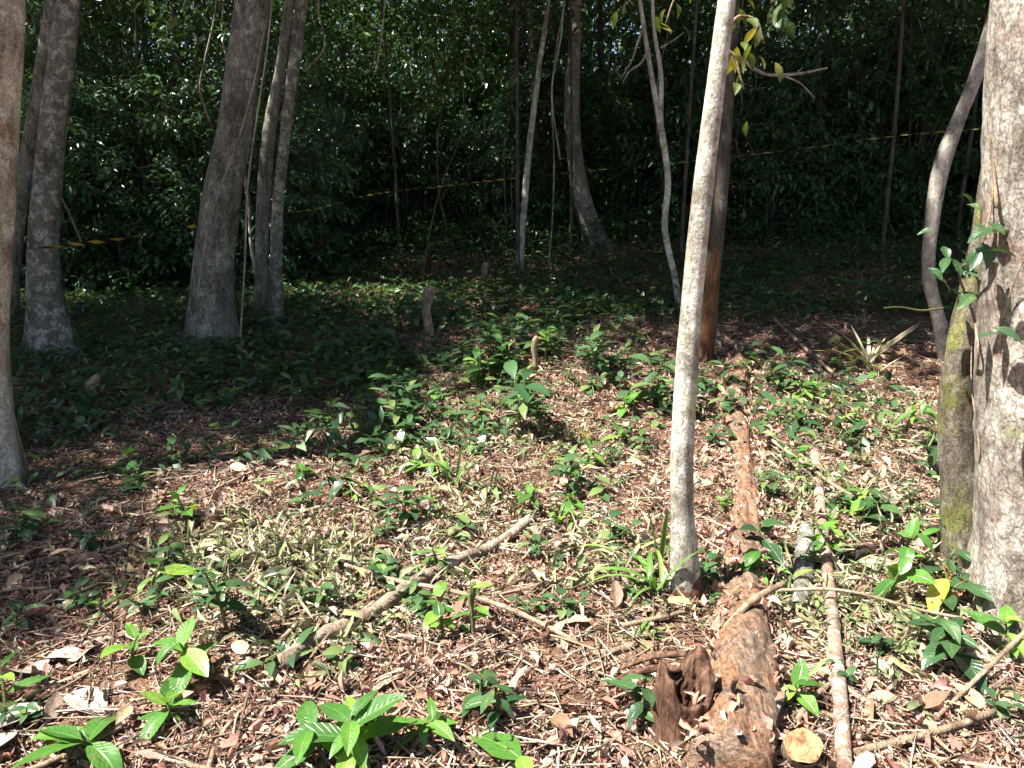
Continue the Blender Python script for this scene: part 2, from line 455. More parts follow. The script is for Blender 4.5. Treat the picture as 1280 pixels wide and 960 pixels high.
def log_material(name, a, b, c3, axis=1):
    m, nt = new_mat(name)
    tc = N(nt, 'ShaderNodeTexCoord').outputs['Object']
    mp = N(nt, 'ShaderNodeMapping'); mp.inputs['Scale'].default_value = (1, .12, 1); nt.links.new(tc, mp.inputs[0])
    st = noise(nt, mp.outputs[0], 70.0, 7, 0.65, 0.3)
    bl = noise(nt, tc, 6.0, 7, 0.7, 0.8); fi = noise(nt, tc, 150.0, 5, 0.75); md = noise(nt, tc, 38.0, 6, 0.7, .4)
    r1 = ramp(nt, [(0.3, a), (0.5, b), (0.72, c3)]); nt.links.new(st, r1.inputs[0])
    r3 = ramp(nt, [(0.42, (0, 0, 0)), (0.56, (1, 1, 1))]); nt.links.new(bl, r3.inputs[0])
    r4 = ramp(nt, [(0.3, (.07, .048, .036)), (0.5, (.19, .135, .10)), (0.7, (.31, .24, .18))]); nt.links.new(st, r4.inputs[0])
    c = mixc(nt, r3.outputs[0], r4.outputs[0], r1.outputs[0])
    n4 = noise(nt, tc, 8.0, 6, .7, .3); r5 = ramp(nt, [(0.6, (0, 0, 0)), (0.72, (.6, .6, .6))]); nt.links.new(n4, r5.inputs[0])
    c = mixc(nt, r5.outputs[0], c, (.20, .20, .06))
    g = ramp(nt, [(0.33, (0.35, 0.32, 0.30)), (0.52, (1, 1, 1)), (.7, (1.25, 1.2, 1.15))]); nt.links.new(md, g.inputs[0])
    c = mixc(nt, 1.0, c, g.outputs[0], 'MULTIPLY')
    g2 = ramp(nt, [(0.3, (0.55, 0.52, 0.5)), (0.55, (1.05, 1.05, 1.05))]); nt.links.new(fi, g2.inputs[0])
    c = mixc(nt, 1.0, c, g2.outputs[0], 'MULTIPLY')
    ad = N(nt, 'ShaderNodeMath', operation='MULTIPLY_ADD'); nt.links.new(md, ad.inputs[0]); ad.inputs[1].default_value = 0.8; nt.links.new(st, ad.inputs[2])
    ad2 = N(nt, 'ShaderNodeMath', operation='MULTIPLY_ADD'); nt.links.new(fi, ad2.inputs[0]); ad2.inputs[1].default_value = 0.3; nt.links.new(ad.outputs[0], ad2.inputs[2])
    finish(nt, c, 0.95, 0.1, ad2.outputs[0], 0.9, 0.012)
    return m

M = {}
M['soil'] = soil_material()
M['litter'] = piece_material('litter_pieces')
M['dead_leaf'] = object_piece_material('dead_leaf', [(0.0, (0.20, 0.115, 0.075)), (0.25, (0.36, 0.22, 0.14)), (0.5, (0.46, 0.34, 0.22)), (0.75, (0.36, 0.29, 0.23)), (1.0, (0.27, 0.11, 0.06))])
M['grey_leaf'] = object_piece_material('grey_dead_leaf', [(0.0, (0.32, 0.26, 0.22)), (1.0, (0.42, 0.36, 0.31))], 0.05, 0.2, 0.8)
M['pale_leaf'] = object_piece_material('pale_dry_leaf', [(0.0, (0.42, 0.33, 0.19)), (1.0, (0.47, 0.40, 0.27))], 0.2, 0.3)
M['yellow_leaf'] = green_leaf_material('yellow_leaf', [(0.0, (0.52, 0.42, 0.05)), (1.0, (0.50, 0.48, 0.08))])
M['leaf'] = green_leaf_material('glossy_green_leaf', [(0.0, (0.05, 0.135, 0.03)), (0.4, (0.075, 0.19, 0.035)), (0.75, (0.12, 0.26, 0.045)), (1.0, (0.21, 0.34, 0.06))], rough=0.3, trans=0.3)
M['dark_leaf'] = green_leaf_material('dark_glossy_leaf', [(0.0, (0.028, 0.065, 0.028)), (0.6, (0.042, 0.095, 0.036)), (1.0, (0.07, 0.14, 0.048))], rough=0.27, trans=0.2)
M['herb'] = green_leaf_material('seedling_leaf', [(0.0, (0.033, 0.08, 0.036)), (0.5, (0.055, 0.118, 0.048)), (0.85, (0.09, 0.16, 0.055)), (1.0, (0.17, 0.22, 0.075))], per='island', veins=False, rough=0.33)
M['canopy'] = green_leaf_material('canopy_leaf', [(0.0, (0.03, 0.075, 0.02)), (0.6, (0.05, 0.12, 0.028)), (1.0, (0.09, 0.17, 0.035))], per='island', veins=False, rough=0.33, trans=0.22)
M['shrub'] = green_leaf_material('shrub_leaf', [(0.0, (0.028, 0.07, 0.024)), (0.6, (0.042, 0.10, 0.032)), (1.0, (0.08, 0.15, 0.05))], per='island', veins=False, rough=0.30, trans=0.18)
M['shrub_pale'] = green_leaf_material('pale_shrub_leaf', [(0.0, (0.04, 0.10, 0.05)), (0.6, (0.07, 0.15, 0.07)), (1.0, (0.13, 0.22, 0.11))], per='island', veins=False, rough=0.25, trans=0.18)
M['sprig'] = green_leaf_material('sprig_leaf', [(0.0, (0.04, 0.08, 0.02)), (0.5, (0.09, 0.13, 0.03)), (1.0, (0.20, 0.18, 0.05))], rough=0.35, trans=0.35)
M['blade'] = green_leaf_material('strap_leaf', [(0.0, (0.06, 0.14, 0.03)), (0.6, (0.11, 0.21, 0.045)), (1.0, (0.25, 0.30, 0.10))], rough=0.4, trans=0.25, veins=False)
M['dry_blade'] = green_leaf_material('dry_frond_blade', [(0.0, (0.42, 0.36, 0.20)), (1.0, (0.55, 0.52, 0.34))], rough=0.6, trans=0.2, veins=False)
M['stem'] = bark_material('green_stem', (0.09, 0.10, 0.04), (0.16, 0.17, 0.07), (0.22, 0.20, 0.12), 0.3, 2.0)
M['twig'] = bark_material('dry_twig', (0.14, 0.09, 0.06), (0.34, 0.25, 0.17), (0.48, 0.40, 0.32), 0.4, 2.0)
M['bark_pale'] = bark_material('pale_lichen_bark', (0.22, 0.20, 0.16), (0.40, 0.37, 0.31), (0.66, 0.65, 0.58), 0.66, 1.0, (0.35, 0.36, 0.17), 0.38, bump=0.8)
M['bark_big'] = bark_material('grey_crusted_bark', (0.16, 0.135, 0.11), (0.36, 0.31, 0.26), (0.56, 0.53, 0.46), 0.62, 1.1, (0.22, 0.24, 0.08), 0.10, fiss=.5, stain=(0.24, 0.13, 0.095), bump=1.0)
M['bark_edge'] = bark_material('smooth_stained_bark', (0.20, 0.16, 0.12), (0.42, 0.37, 0.31), (0.60, 0.57, 0.52), 0.55, 0.9, stain=(0.36, 0.19, 0.08), bump=0.5)
M['bark_grey'] = bark_material('grey_fissured_bark', (0.07, 0.066, 0.055), (0.235, 0.225, 0.185), (0.42, 0.42, 0.36), 0.36, 1.0, (0.13, 0.16, 0.06), 0.12, fiss=.45, bump=1.0)
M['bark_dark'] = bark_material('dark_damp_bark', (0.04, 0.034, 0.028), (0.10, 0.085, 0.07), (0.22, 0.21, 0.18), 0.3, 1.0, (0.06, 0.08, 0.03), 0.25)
M['bark_mottled'] = bark_material('mottled_lichen_bark', (0.06, 0.056, 0.047), (0.19, 0.18, 0.15), (0.50, 0.50, 0.44), 0.5, 2.2, (0.14, 0.16, 0.07), 0.2, bump=0.8)
M['bark_thin'] = bark_material('thin_sapling_bark', (0.14, 0.12, 0.10), (0.33, 0.29, 0.25), (0.50, 0.48, 0.43), 0.5, 1.5, (0.2, 0.22, 0.1), 0.15)
M['bark_moss'] = bark_material('mossy_buttress_bark', (0.07, 0.06, 0.045), (0.19, 0.16, 0.125), (0.36, 0.34, 0.28), 0.4, 1.3, (0.22, 0.23, 0.06), 0.6, fiss=.4, bump=1.0)
M['rotten'] = log_material('rotten_wood', (0.10, 0.052, 0.034), (0.25, 0.135, 0.08), (0.38, 0.235, 0.145), 1)
M['rotten_up'] = wood_material('rotten_orange_wood', (0.05, 0.028, 0.018), (0.17, 0.085, 0.045), (0.30, 0.17, 0.085), 2)
M['stump'] = wood_material('dark_stump_wood', (0.035, 0.02, 0.014), (0.12, 0.066, 0.043), (0.25, 0.15, 0.10), 2)
M['cut'] = wood_material('fresh_cut_wood', (0.22, 0.12, 0.055), (0.40, 0.235, 0.11), (0.48, 0.32, 0.17), 0, 1.5)
M['branch'] = bark_material('weathered_branch_bark', (0.11, 0.075, 0.052), (0.31, 0.235, 0.17), (0.50, 0.44, 0.36), 0.48, 1.8, fiss=.3)
M['pole'] = bark_material('blotched_pole_bark', (0.20, 0.11, 0.08), (0.36, 0.23, 0.17), (0.60, 0.54, 0.46), 0.5, 3.0)

# ------------------------------------------------------------------ ground
def build_ground():
    u = np.linspace(-1, 1, 261); v = np.linspace(0, 1, 301)
    X = np.sign(u) * (np.abs(u) * 9 + np.abs(u) ** 5 * 170)
    Y = -60 * (1 - np.clip(v / 0.08, 0, 1)) + np.clip((v - 0.08) / 0.92, 0, 1) * 16 + np.clip((v - 0.08) / 0.92, 0, 1) ** 6 * 190
    gx, gy = np.meshgrid(X, Y)
    gz = height(gx, gy) + 0.006 * np.sin(23 * gx + 5 * np.sin(7 * gy)) * np.sin(19 * gy) * (np.abs(gx) < 8)
    V = np.stack([gx, gy, gz], -1).reshape(-1, 3)
    a, b = gx.shape
    i = np.arange(a - 1)[:, None] * b; j = np.arange(b - 1)[None]
    F = np.stack([i + j, i + j + 1, i + b + j + 1, i + b + j], -1).reshape(-1, 4)
    o = link('ground', np_mesh('ground', V, F, M['soil']))
    tag(o, 'reddish brown forest soil rising gently into the trees', 'ground', kind='structure')
build_ground()

# ------------------------------------------------------------------ crowns shared by the trees
RHOMB = [(np.array([[0, 0, 0], [.23, .45, .05], [0, 1, -.12], [-.23, .45, .05]]), np.array([[0, 1, 2, 3]])), (np.array([[0, 0, 0], [.16, .4, -.05], [.05, 1, -.3], [-.16, .45, .08]]), np.array([[0, 1, 2, 3]]))]
def crown_mesh(name, n_leaves, rad, rz, size, seed, mat, hollow=0.25):
    """leaves on sprays spread through an uneven crown round the origin"""
    rs = np.random.default_rng(seed)
    nb = 46
    d = rs.normal(size=(nb, 3)); d /= np.linalg.norm(d, axis=1)[:, None]
    rr = rs.uniform(hollow, 1, nb) ** 0.6
    cen = d * rr[:, None] * np.array([rad, rad, rz])
    limbs = []
    for c in cen[:22 if rad > 2 else 7]:
        p0 = np.array([0, 0, -rz * 0.9 + rs.uniform(0, 1) * max(0, c[2] + rz * .9) * .7]); mid = c * 0.45 + rs.normal(0, .12, 3) + [0, 0, -rz * 0.2]
        limbs.append(tube([p0, mid, c], [0.018 * rad, 0.010 * rad, 0.003 * rad], 5, 7, seed=int(rs.integers(1e6))))
    k = rs.integers(0, nb, n_leaves)
    off = rs.normal(size=(n_leaves, 3)) * np.array([0.55, 0.55, 0.33]) * rad / 3 * 1.15
    pos = cen[k] + off
    rot = rots(rs.uniform(0, 6.28, n_leaves), rs.normal(-0.35, 0.45, n_leaves), rs.normal(0, 0.5, n_leaves))
    tpl = RHOMB
    V, F, _ = scatter(tpl, pos, rot, rs.uniform(0.6, 1.3, n_leaves) * size)
    LV, LF = merge(limbs)
    return np_mesh(name, V, F, mat, smooth=False), np_mesh(name + '_limbs', LV, LF, M['bark_dark'])
CROWNS = [crown_mesh('crown_leaves', 4300, 2.9, 1.5, 0.22, s, M['canopy']) for s in (1, 2, 3)]
DENSE_CROWNS = [crown_mesh('dense_crown_leaves', 7000, 2.9, 1.5, 0.22, s, M['canopy']) for s in (4, 8)]
SMALL_CROWNS = [crown_mesh('sapling_leaves', 900, 0.9, 1.3, 0.13, s, M['shrub'], 0.1) for s in (5, 6)]

def add_crown(tree, centre, scale, k=None, sparse=False, dense=False):
    lv, lm = random.choice(SMALL_CROWNS if sparse else DENSE_CROWNS if dense else CROWNS)
    rz = random.uniform(0, 6.28)
    link('branches', lm, tree, centre, (0, 0, rz), scale)
    link('crown', lv, tree, centre, (0, 0, rz), scale)

# ------------------------------------------------------------------ the trees one sees
def tree(name, pts, mat, label, top=8.0, lean=(0, 0), crown=1.0, flare=0.0, rough=0.07, group=None, base=None, sides=20,
         lobes=None, dy=0.0, n=60, sparse=False, cat='tree', sink=0.06, dense=False):
    """pts: (px, py, width px) from the base up; the trunk stands at the depth of its base on the ground"""
    b = ground_at(*(base or pts[0][:2]))
    Y = b[1]
    P, rad = [], []
    for i, (px, py, w) in enumerate(pts):
        p = at(px, py, Y + dy * i)
        P.append(p); rad.append(w / 2 * depth(p) / FPX)
    P[0] = np.array([P[0][0], Y, zg(P[0][0], Y) - sink])
    last, prev = P[-1], P[-2]
    if top and top > last[2] + 0.3:
        slope = (last - prev) / max(0.2, last[2] - prev[2])
        h = top - last[2]
        for f in (0.5, 1.0):
            P.append(last + np.array([slope[0] * h * f * 0.6 + lean[0] * f, slope[1] * h * f + lean[1] * f, h * f]))
            rad.append(rad[len(pts) - 1] * (1 - 0.45 * f))
    root = np.array([P[0][0], Y, zg(P[0][0], Y)])
    P = np.array(P) - root
    t = empty(name, root, label, cat, group)
    def fl(th, s):
        g = np.exp(-s / 0.05) * flare
        return g * (0.55 + 0.45 * np.cos(5 * th + 1.3)) + (lobes(th, s) if lobes else 0)
    V, F = tube(P, rad, sides, n, rough, fl, seed=abs(hash(label)) % 99999 if False else len(label) * 31 + int(pts[0][0]))
    link('trunk', np_mesh('trunk', V, F, mat), t)
    if crown:
        add_crown(t, Vector(P[-1]) + Vector((0, 0, 0.9 * crown)), crown, sparse=sparse, dense=dense)
    return t

tree('forest_tree', [(-2, 602, 60), (-10, 520, 48), (-16, 420, 46), (-10, 280, 48), (-4, 130, 52), (-1, 0, 56)], M['bark_edge'],
     'pale smooth trunk with orange brown stain cut off by the picture edge', 6.0, (-2.6, 2.0), 0.62, 0.35, sides=26)
tree('forest_tree', [(70, 448, 62), (60, 400, 46), (55, 340, 37), (56, 270, 34), (65, 165, 31), (76, 80, 30), (85, 0, 29)], M['bark_mottled'],
     'mottled grey trunk with lichen specks and flared foot beside the dark leaning stem', 8.5, (0.0, 0.5), 1.05, 0.5)
tree('forest_tree', [(8, 405, 22), (18, 300, 20), (40, 165, 18), (54, 80, 17), (66, 0, 16)], M['bark_grey'],
     'slim dark leaning stem close behind the mottled grey trunk', 7.5, (0, 0.6), 0.9, 0.2, sides=14)
tree('forest_tree', [(268, 434, 68), (266, 395, 56), (268, 330, 48), (276, 250, 46), (292, 165, 42), (306, 70, 42), (317, 0, 43)], M['bark_grey'],
     'thick grey trunk leaning over with thin vines on its fissured bark', 8.5, (0.0, 0.7), 1.1, 0.35, rough=0.06, sides=28, dense=True)
tree('forest_tree', [(346, 412, 18), (345, 340, 16), (348, 250, 14), (357, 165, 14), (369, 70, 15), (378, 0, 15)], M['bark_mottled'],
     'slender mottled trunk standing close beside a darker twin stem', 8, (0.3, 0.65), 1.0, 0.25, sides=14, dense=True)
tree('forest_tree', [(327, 394, 20), (327, 330, 16), (330, 240, 17), (336, 165, 16), (350, 90, 13), (362, 0, 12)], M['bark_grey'],
     'dark twin stem just behind the slender mottled trunk', 8.2, (0, 0.8), 0.9, 0.2, sides=14)
tree('forest_tree', [(650, 344, 10), (652, 300, 8), (656, 250, 8), (661, 190, 8), (672, 100, 7), (686, 0, 5)], M['bark_pale'],
     'thin pale sapling trunk standing alone in the deep shade', 7.5, (0.2, 0.2), 0.8, 0.2, sides=12, dy=0.02)
tree('forest_tree', [(750, 314, 38), (739, 285, 27), (726, 240, 22), (718, 190, 20), (715, 120, 20), (718, 60, 16), (720, 0, 14)], M['bark_grey'],
     'grey trunk with S-curved swollen foot deep in the shade', 8.5, (0, 0.6), 1.1, 0.4, sides=18)
tree('forest_tree', [(690, 306, 12), (680, 250, 11), (672, 205, 9), (668, 140, 8), (664, 0, 8)], M['bark_grey'],
     'dim slim stem bowing toward the thin pale sapling', 7.5, (0, 0.5), 0.8, sides=10)
kinked = tree('forest_tree', [(852, 385, 10), (843, 345, 8), (831, 285, 8), (835, 225, 8), (829, 175, 8), (824, 148, 8), (812, 80, 6), (800, 0, 5)], M['bark_pale'],
     'thin kinked pale sapling with a fork below its twigs', 7, (0, 0.5), 0.7, 0.2, sides=10, n=80)
front = tree('forest_tree', [(857, 745, 40), (855, 700, 35), (853, 655, 29), (852, 600, 28), (857, 480, 28), (868, 340, 26), (881, 220, 25), (896, 100, 23), (909, 0, 22)], M['bark_pale'],
     'slender pale lichen-spotted trunk standing in full sun', 9.0, (1.0, 1.5), 0.85, 0.15, rough=0.05, sides=26, n=90)
tree('forest_tree', [(878, 448, 24), (884, 400, 23), (891, 340, 20), (898, 270, 19), (905, 180, 18), (911, 90, 17), (917, 0, 16)], M['bark_dark'],
     'dark narrow trunk with rotten orange foot behind the sunlit trunk', 8.5, (0.6, 0.6), 0.9, 0.2, sides=14)
tree('forest_tree', [(1186, 448, 18), (1173, 398, 15), (1161, 345, 15), (1164, 285, 16), (1179, 200, 20), (1200, 145, 16), (1220, 95, 16), (1243, 10, 12)], M['bark_thin'],
     'bent grey stem curving up beside the big crusted trunk', 7.5, (0.8, 0.6), 0.9, 0.15, sides=14, n=70)
def butt(th, s):
    return 0
big = tree('forest_tree', [(1322, 762, 200), (1322, 700, 180), (1322, 600, 176), (1320, 450, 172), (1322, 300, 166), (1325, 150, 166), (1334, 0, 164)], M['bark_big'],
     'massive crusted grey trunk with buttress root and hanging vines', 8.5, (1.6, 0.4), 1.0, 0.18, rough=0.06, sides=40, n=110)
def surface_roots(t, r, angs, L, mat):
    for a in angs:
        a += random.uniform(-.2, .2); l = L * random.uniform(.7, 1.2); P = []
        for f, zz in ((.35, .42), (.8, .14), (1.0 + .4 * l / r * .3, .03), (1 + l / r * .5, .0), (1 + l / r, -.35)):
            q = a + random.gauss(0, .06); x, y = r * f * math.cos(q), r * f * math.sin(q)
            P.append([x, y, zg(t.location.x + x, t.location.y + y) - t.location.z + zz * r * 1.2])
        V, F = tube(P, [r * .42, r * .36, r * .27, r * .18, r * .08], 10, 22, .12, seed=int(abs(a) * 100) + 7)
        link('surface_root', np_mesh('surface_root', V, F, mat), t)
for pre, r, angs, L in (('pale smooth trunk', .12, (-.3, -1.5, 2.4), .3), ('mottled grey trunk', .19, (-.2, -1.2, -2.2, 3.0), .55), ('thick grey trunk', .23, (-.3, -1.3, -2.3, 3.1), .6), ('grey trunk with S', .2, (-.2, -1.4, -2.4), .5)):
    t_ = [o for o in bpy.data.objects if o.get('label', '').startswith(pre)][0]
    surface_roots(t_, r, angs, L, next(c for c in t_.children if c.name.startswith('trunk')).data.materials[0])
surface_roots(big, .25, (-2.2, -1.4), .35, M['bark_big'])
# orange rotten foot on the narrow trunk and buttress on the massive one are parts of those trees
def add_part(t, name, pts, Y, mat, rough=0.08, sides=16, n=40, flat=1.0, label=None, seed=3):
    P, rad = [], []
    for (px, py, w) in pts:
        p = at(px, py, Y); P.append(p - np.array(t.location)); rad.append(w / 2 * depth(p) / FPX)
    V, F = tube(P, rad, sides, n, rough, seed=seed, flat=flat)
    o = link(name, np_mesh(name, V, F, mat), t)
    if label: o['label'] = label
    return o
YB = big.location.y
add_part(big, 'buttress_root', [(1206, 730, 58), (1205, 690, 54), (1201, 600, 46), (1198, 520, 44), (1206, 430, 40), (1222, 340, 34), (1232, 250, 22), (1240, 170, 14)], YB + 0.34, M['bark_moss'], 0.16, 18, 60,
         label='mossy green-yellow buttress root', seed=8)
dark_tree = [o for o in bpy.data.objects if o.get('label', '').startswith('dark narrow trunk')][0]
add_part(dark_tree, 'rotten_foot', [(877, 452, 26), (883, 402, 25), (889, 355, 20), (894, 318, 15), (899, 285, 9), (903, 250, 4)], dark_tree.location.y - 0.02, M['rotten_up'], 0.12, 12, 24,
         label='rotten orange foot of the trunk')
add_part(front, 'decayed_foot', [(858, 752, 46), (857, 732, 41), (856, 712, 38), (854, 695, 34), (853, 672, 27)], front.location.y, M['stump'], .18, 22, 30, label='dark brown decayed foot of the pale trunk')
YK = kinked.location.y
add_part(dark_tree, 'branch', [(911, 52, 6), (930, 76, 5), (955, 92, 4), (990, 93, 4), (1034, 85, 2)], dark_tree.location.y, M['bark_thin'], .1, 7, 24)
add_part(dark_tree, 'branch', [(975, 93, 3), (1000, 104, 2), (1018, 122, 1)], dark_tree.location.y, M['bark_thin'], .1, 6, 12)
add_part(kinked, 'fork', [(829, 185, 7), (826, 150, 7), (826, 90, 6), (818, 40, 5), (815, -40, 4)], YK, M['bark_pale'], sides=8)
for tw in ([(812, 60, 4), (800, 80, 3), (786, 90, 2), (778, 105, 1)], [(806, 30, 4), (798, 50, 3), (790, 75, 2), (776, 98, 1)], [(826, 60, 3), (842, 50, 2), (856, 40, 1)]):
    add_part(kinked, 'twig', tw, YK - 0.05, M['bark_thin'], 0, 6, 14)

# trees beside and behind, which carry the shade over the ground
def side_tree(x, y, r, h, scale, label, group, lean=(0, 0), mat='bark_grey', crown=True, dense=False):
    z = zg(x, y)
    t = empty('forest_tree', (x, y, z), label, 'tree', group)
    P = np.array([[0, 0, -0.1], [lean[0] * .1, lean[1] * .1, h * 0.25], [lean[0] * .5, lean[1] * .5, h * .6], [lean[0], lean[1], h]])
    V, F = tube(P, [r * 1.35, r, r * .85, r * .55], 14, 30, 0.07, seed=int(abs(x * 100 + y * 37)))
    link('trunk', np_mesh('trunk', V, F, M[mat]), t)
    if crown: add_crown(t, Vector((lean[0], lean[1], h + 0.8 * scale)), scale, dense=dense)
    return t
G_BACK = 'dark trees of the forest behind'
L_BACK = 'dim trunk of the closed forest behind the shaded slope'
xs = []
for row, y0 in enumerate((9.5, 12.0, 14.5, 17.0, 20.0, 23.0, 26.5, 30.0, 34.0)):
    for x0 in np.arange(-13 - row * 1.2, 16.1 + row * 1.2, 3.0):
        x = x0 + (row % 2) * 1.4 + random.uniform(-1.3, 1.3); y = y0 + random.uniform(-.8, .8) - 0.06 * x * (row < 2)
        if row == 0 and (-5.2 < x < 4.5): y += 1.2
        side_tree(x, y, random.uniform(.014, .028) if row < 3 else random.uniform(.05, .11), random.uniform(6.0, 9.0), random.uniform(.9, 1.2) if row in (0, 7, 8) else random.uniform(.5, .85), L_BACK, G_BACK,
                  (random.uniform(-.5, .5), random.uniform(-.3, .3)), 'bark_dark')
G_SIDE = 'trees at the rim of the clearing'
for (x, y, h, s) in ((-6.3, 5.0, 6.6, .72), (-8.2, 6.9, 6.3, .55), (-6.5, 7.3, 6.0, .5), (-4.95, 2.15, 4.5, .30), (-4.8, 1.35, 4.5, .25), (-7.5, 3.4, 5.4, .62), (-7.2, 4.9, 6.4, .8), (-5.4, 4.75, 5.5, .55), (-6.9, 4.25, 5.6, .6), (5.0, 6.3, 8.0, 1.0), (6.2, 4.0, 7.0, .9), (-9.2, 4.8, 7.0, .7), (8.5, 7.5, 7.5, 1.1)):
    side_tree(x, y, 0.14, h, s, 'tree at the rim of the clearing with leafy crown overhead', G_SIDE, dense=True)

# ------------------------------------------------------------------ saplings and shrubs of the understory
def shrub_variant(seed, h, nst, nl, size):
    rs = np.random.default_rng(seed)
    st, pos, yaw, pit = [], [], [], []
    for i in range(nst):
        a = rs.uniform(0, 6.28); L = h * rs.uniform(.6, 1.1); out = rs.uniform(.2, .8)
        P = np.array([[0.05 * math.cos(a), 0.05 * math.sin(a), -0.05], [out * .3 * math.cos(a), out * .3 * math.sin(a), L * .5], [out * math.cos(a), out * math.sin(a), L]])
        st.append(tube(P, [.012, .009, .003], 5, 10))
        for b in range(10):
            f = rs.uniform(.04, 1); c = catmull(P, 21)[int(f * 20)]
            ba = rs.uniform(0, 6.28); bl = rs.uniform(.25, .7); e = c + [bl * math.cos(ba), bl * math.sin(ba), rs.uniform(-.1, .25)]
            st.append(tube([c, (c + e) / 2 + [0, 0, .06], e], [.005, .004, .002], 4, 5))
            m = max(1, int(nl / nst / 10)); u = rs.uniform(.1, 1.05, m)
            pos.append(c + (e - c) * u[:, None] + rs.normal(0, .05, (m, 3)))
            yaw.append(ba - 1.57 + rs.choice([-1, 1], m) * rs.uniform(.4, 1.3, m)); pit.append(rs.normal(-.25, .35, m))
    pos = np.concatenate(pos); yaw = np.concatenate(yaw); pit = np.concatenate(pit); m = len(pos)
    V, F, _ = scatter([leaf_grid(2, .42, .5, .25), leaf_grid(2, .32, .7, .3)], pos, rots(yaw, pit, rs.normal(0, .35, m)), rs.uniform(.6, 1.35, m) * size)
    SV, SF = merge(st)
    return np_mesh('shrub_leaves', V, F, M['shrub' if seed % 2 else 'shrub_pale'], smooth=False), np_mesh('shrub_stems', SV, SF, M['bark_dark'])
SHRUBS = [shrub_variant(20 + i, h, ns, nl, sz) for i, (h, ns, nl, sz) in enumerate(((1.6, 5, 1700, .085), (2.3, 5, 2500, .085), (3.0, 6, 3300, .09), (1.2, 6, 1500, .075), (2.6, 4, 1900, .12)))]
S_LABEL = ['low dense shrub with small dark leaves under the closed forest', 'leafy arching shrub of the dark understory', 'tall loose shrub of the dark understory',
           'low bushy shrub with tiny leaves under the closed forest', 'tall shrub with long leaves in the dark understory']
S_GROUP = ['low dense understory shrubs', 'arching understory shrubs', 'tall loose understory shrubs', 'low tiny-leaved shrubs', 'tall long-leaved shrubs']
for i in range(190):
    ang = random.uniform(-0.82, 0.82); d = random.uniform(9.5, 17.5)
    x, y = d * math.sin(ang), d * math.cos(ang)
    lim = 13.5 if -2.6 < x < 4.0 else (11.5 if x >= 4 else 9.6)
    if y < lim: y = lim + random.uniform(0, 3.0)
    k = random.choices(range(5), (3, 4, 4, 3, 3))[0]
    t = empty('understory_shrub', (x, y, zg(x, y)), S_LABEL[k], 'shrub', S_GROUP[k])
    s = random.uniform(.9, 1.5) * (1 + max(0, y - 11) * .06); rz = random.uniform(0, 6.28)
    link('stems', SHRUBS[k][1], t, (0, 0, 0), (0, 0, rz), s)
    link('foliage', SHRUBS[k][0], t, (0, 0, 0), (0, 0, rz), s)
for i in range(30):
    x = random.uniform(-9, 9); y = random.uniform(9.3, 15.5); z = zg(x, y); h = random.uniform(3.2, 6.0)
    t = empty('sapling', (x, y, z), 'thin straight sapling stem in the dark understory', 'sapling', 'thin saplings in the dark understory')
    dx, dy = random.gauss(0, .55), random.uniform(-.4, .4); r = random.uniform(.008, .022)
    P = [[0, 0, -.05]] + [[dx * f + random.gauss(0, .07), dy * f, h * f] for f in (.15, .3, .45, .6, .8)] + [[dx, dy, h]]
    V, F = tube(P, [r * 1.2, r * 1.05, r, r * .9, r * .8, r * .65, r * .5], 7, 30, .05, seed=i)
    link('trunk', np_mesh('trunk', V, F, M[random.choice(('bark_thin', 'bark_dark', 'bark_mottled'))]), t)
    add_crown(t, Vector((dx, dy, h)), random.uniform(.7, 1.1), sparse=True)

# the far wood, which reads as one mass
def far_wood():
    n = 410000
    y = 14.0 + 27.5 * rng.uniform(0, 1, n) ** 1.25; x = rng.uniform(-1, 1, n) * (17 + (y - 14.5) * .9); z = height(x, y) + rng.uniform(0, 1, n) ** 0.9 * (6.5 + 0.32 * (y - 14))
    # uneven clumps with gaps
    keep = (np.sin(1.9 * x + .7 * z) * np.sin(2.3 * z + 1.1 * y) + np.sin(.8 * x - 1.3 * z + .6 * y)) > np.where(y > 24, -1.3, -0.45)
    x, y, z = x[keep], y[keep], z[keep]; m = len(x)
    V, F, _ = scatter(RHOMB, np.stack([x, y, z], -1),
                      rots(rng.uniform(0, 6.28, m), rng.normal(-.3, .45, m), rng.normal(0, .45, m)), rng.uniform(.07, .19, m) * (1 + .07 * (y - 14.0)))
    o = link('distant_foliage', np_mesh('distant_foliage', V, F, M['shrub'], smooth=False))
    tag(o, 'dark mass of leaves of the far wood behind all the trunks', 'foliage', kind='stuff')
far_wood()

# ------------------------------------------------------------------ leaf litter
def polar(n, r0, r1, half=0.80, p=1.0):
    a = rng.uniform(-half, half, n); r = (rng.uniform(0, 1, n) ** p) * (r1 - r0) + r0
    return r * np.sin(a), r * np.cos(a)
PAL = np.array([(0.30, 0.17, 0.12), (0.25, 0.13, 0.09), (0.42, 0.30, 0.20), (0.33, 0.27, 0.22), (0.10, 0.06, 0.042), (0.24, 0.085, 0.06), (0.50, 0.38, 0.24),
                (0.38, 0.22, 0.155), (0.54, 0.45, 0.35), (0.17, 0.10, 0.07)])
PAL = np.clip(PAL * np.array([1.17, 1.09, 1.10]) + np.array([.055, .044, .041]), 0, .6)
PW = np.array([.17, .12, .18, .15, .08, .025, .06, .11, .045, .06])
WIL = np.array([(0.28, 0.27, 0.14), (0.38, 0.35, 0.22), (0.15, 0.20, 0.08), (0.19, 0.22, 0.11), (0.46, 0.39, 0.27)])
def tint(pal, w, n):
    c = pal[rng.choice(len(pal), n, p=w / w.sum())]
    return np.clip(c * rng.uniform(.66, 1.25, (n, 1)) * rng.normal(1, .06, (n, 3)), .01, .8)
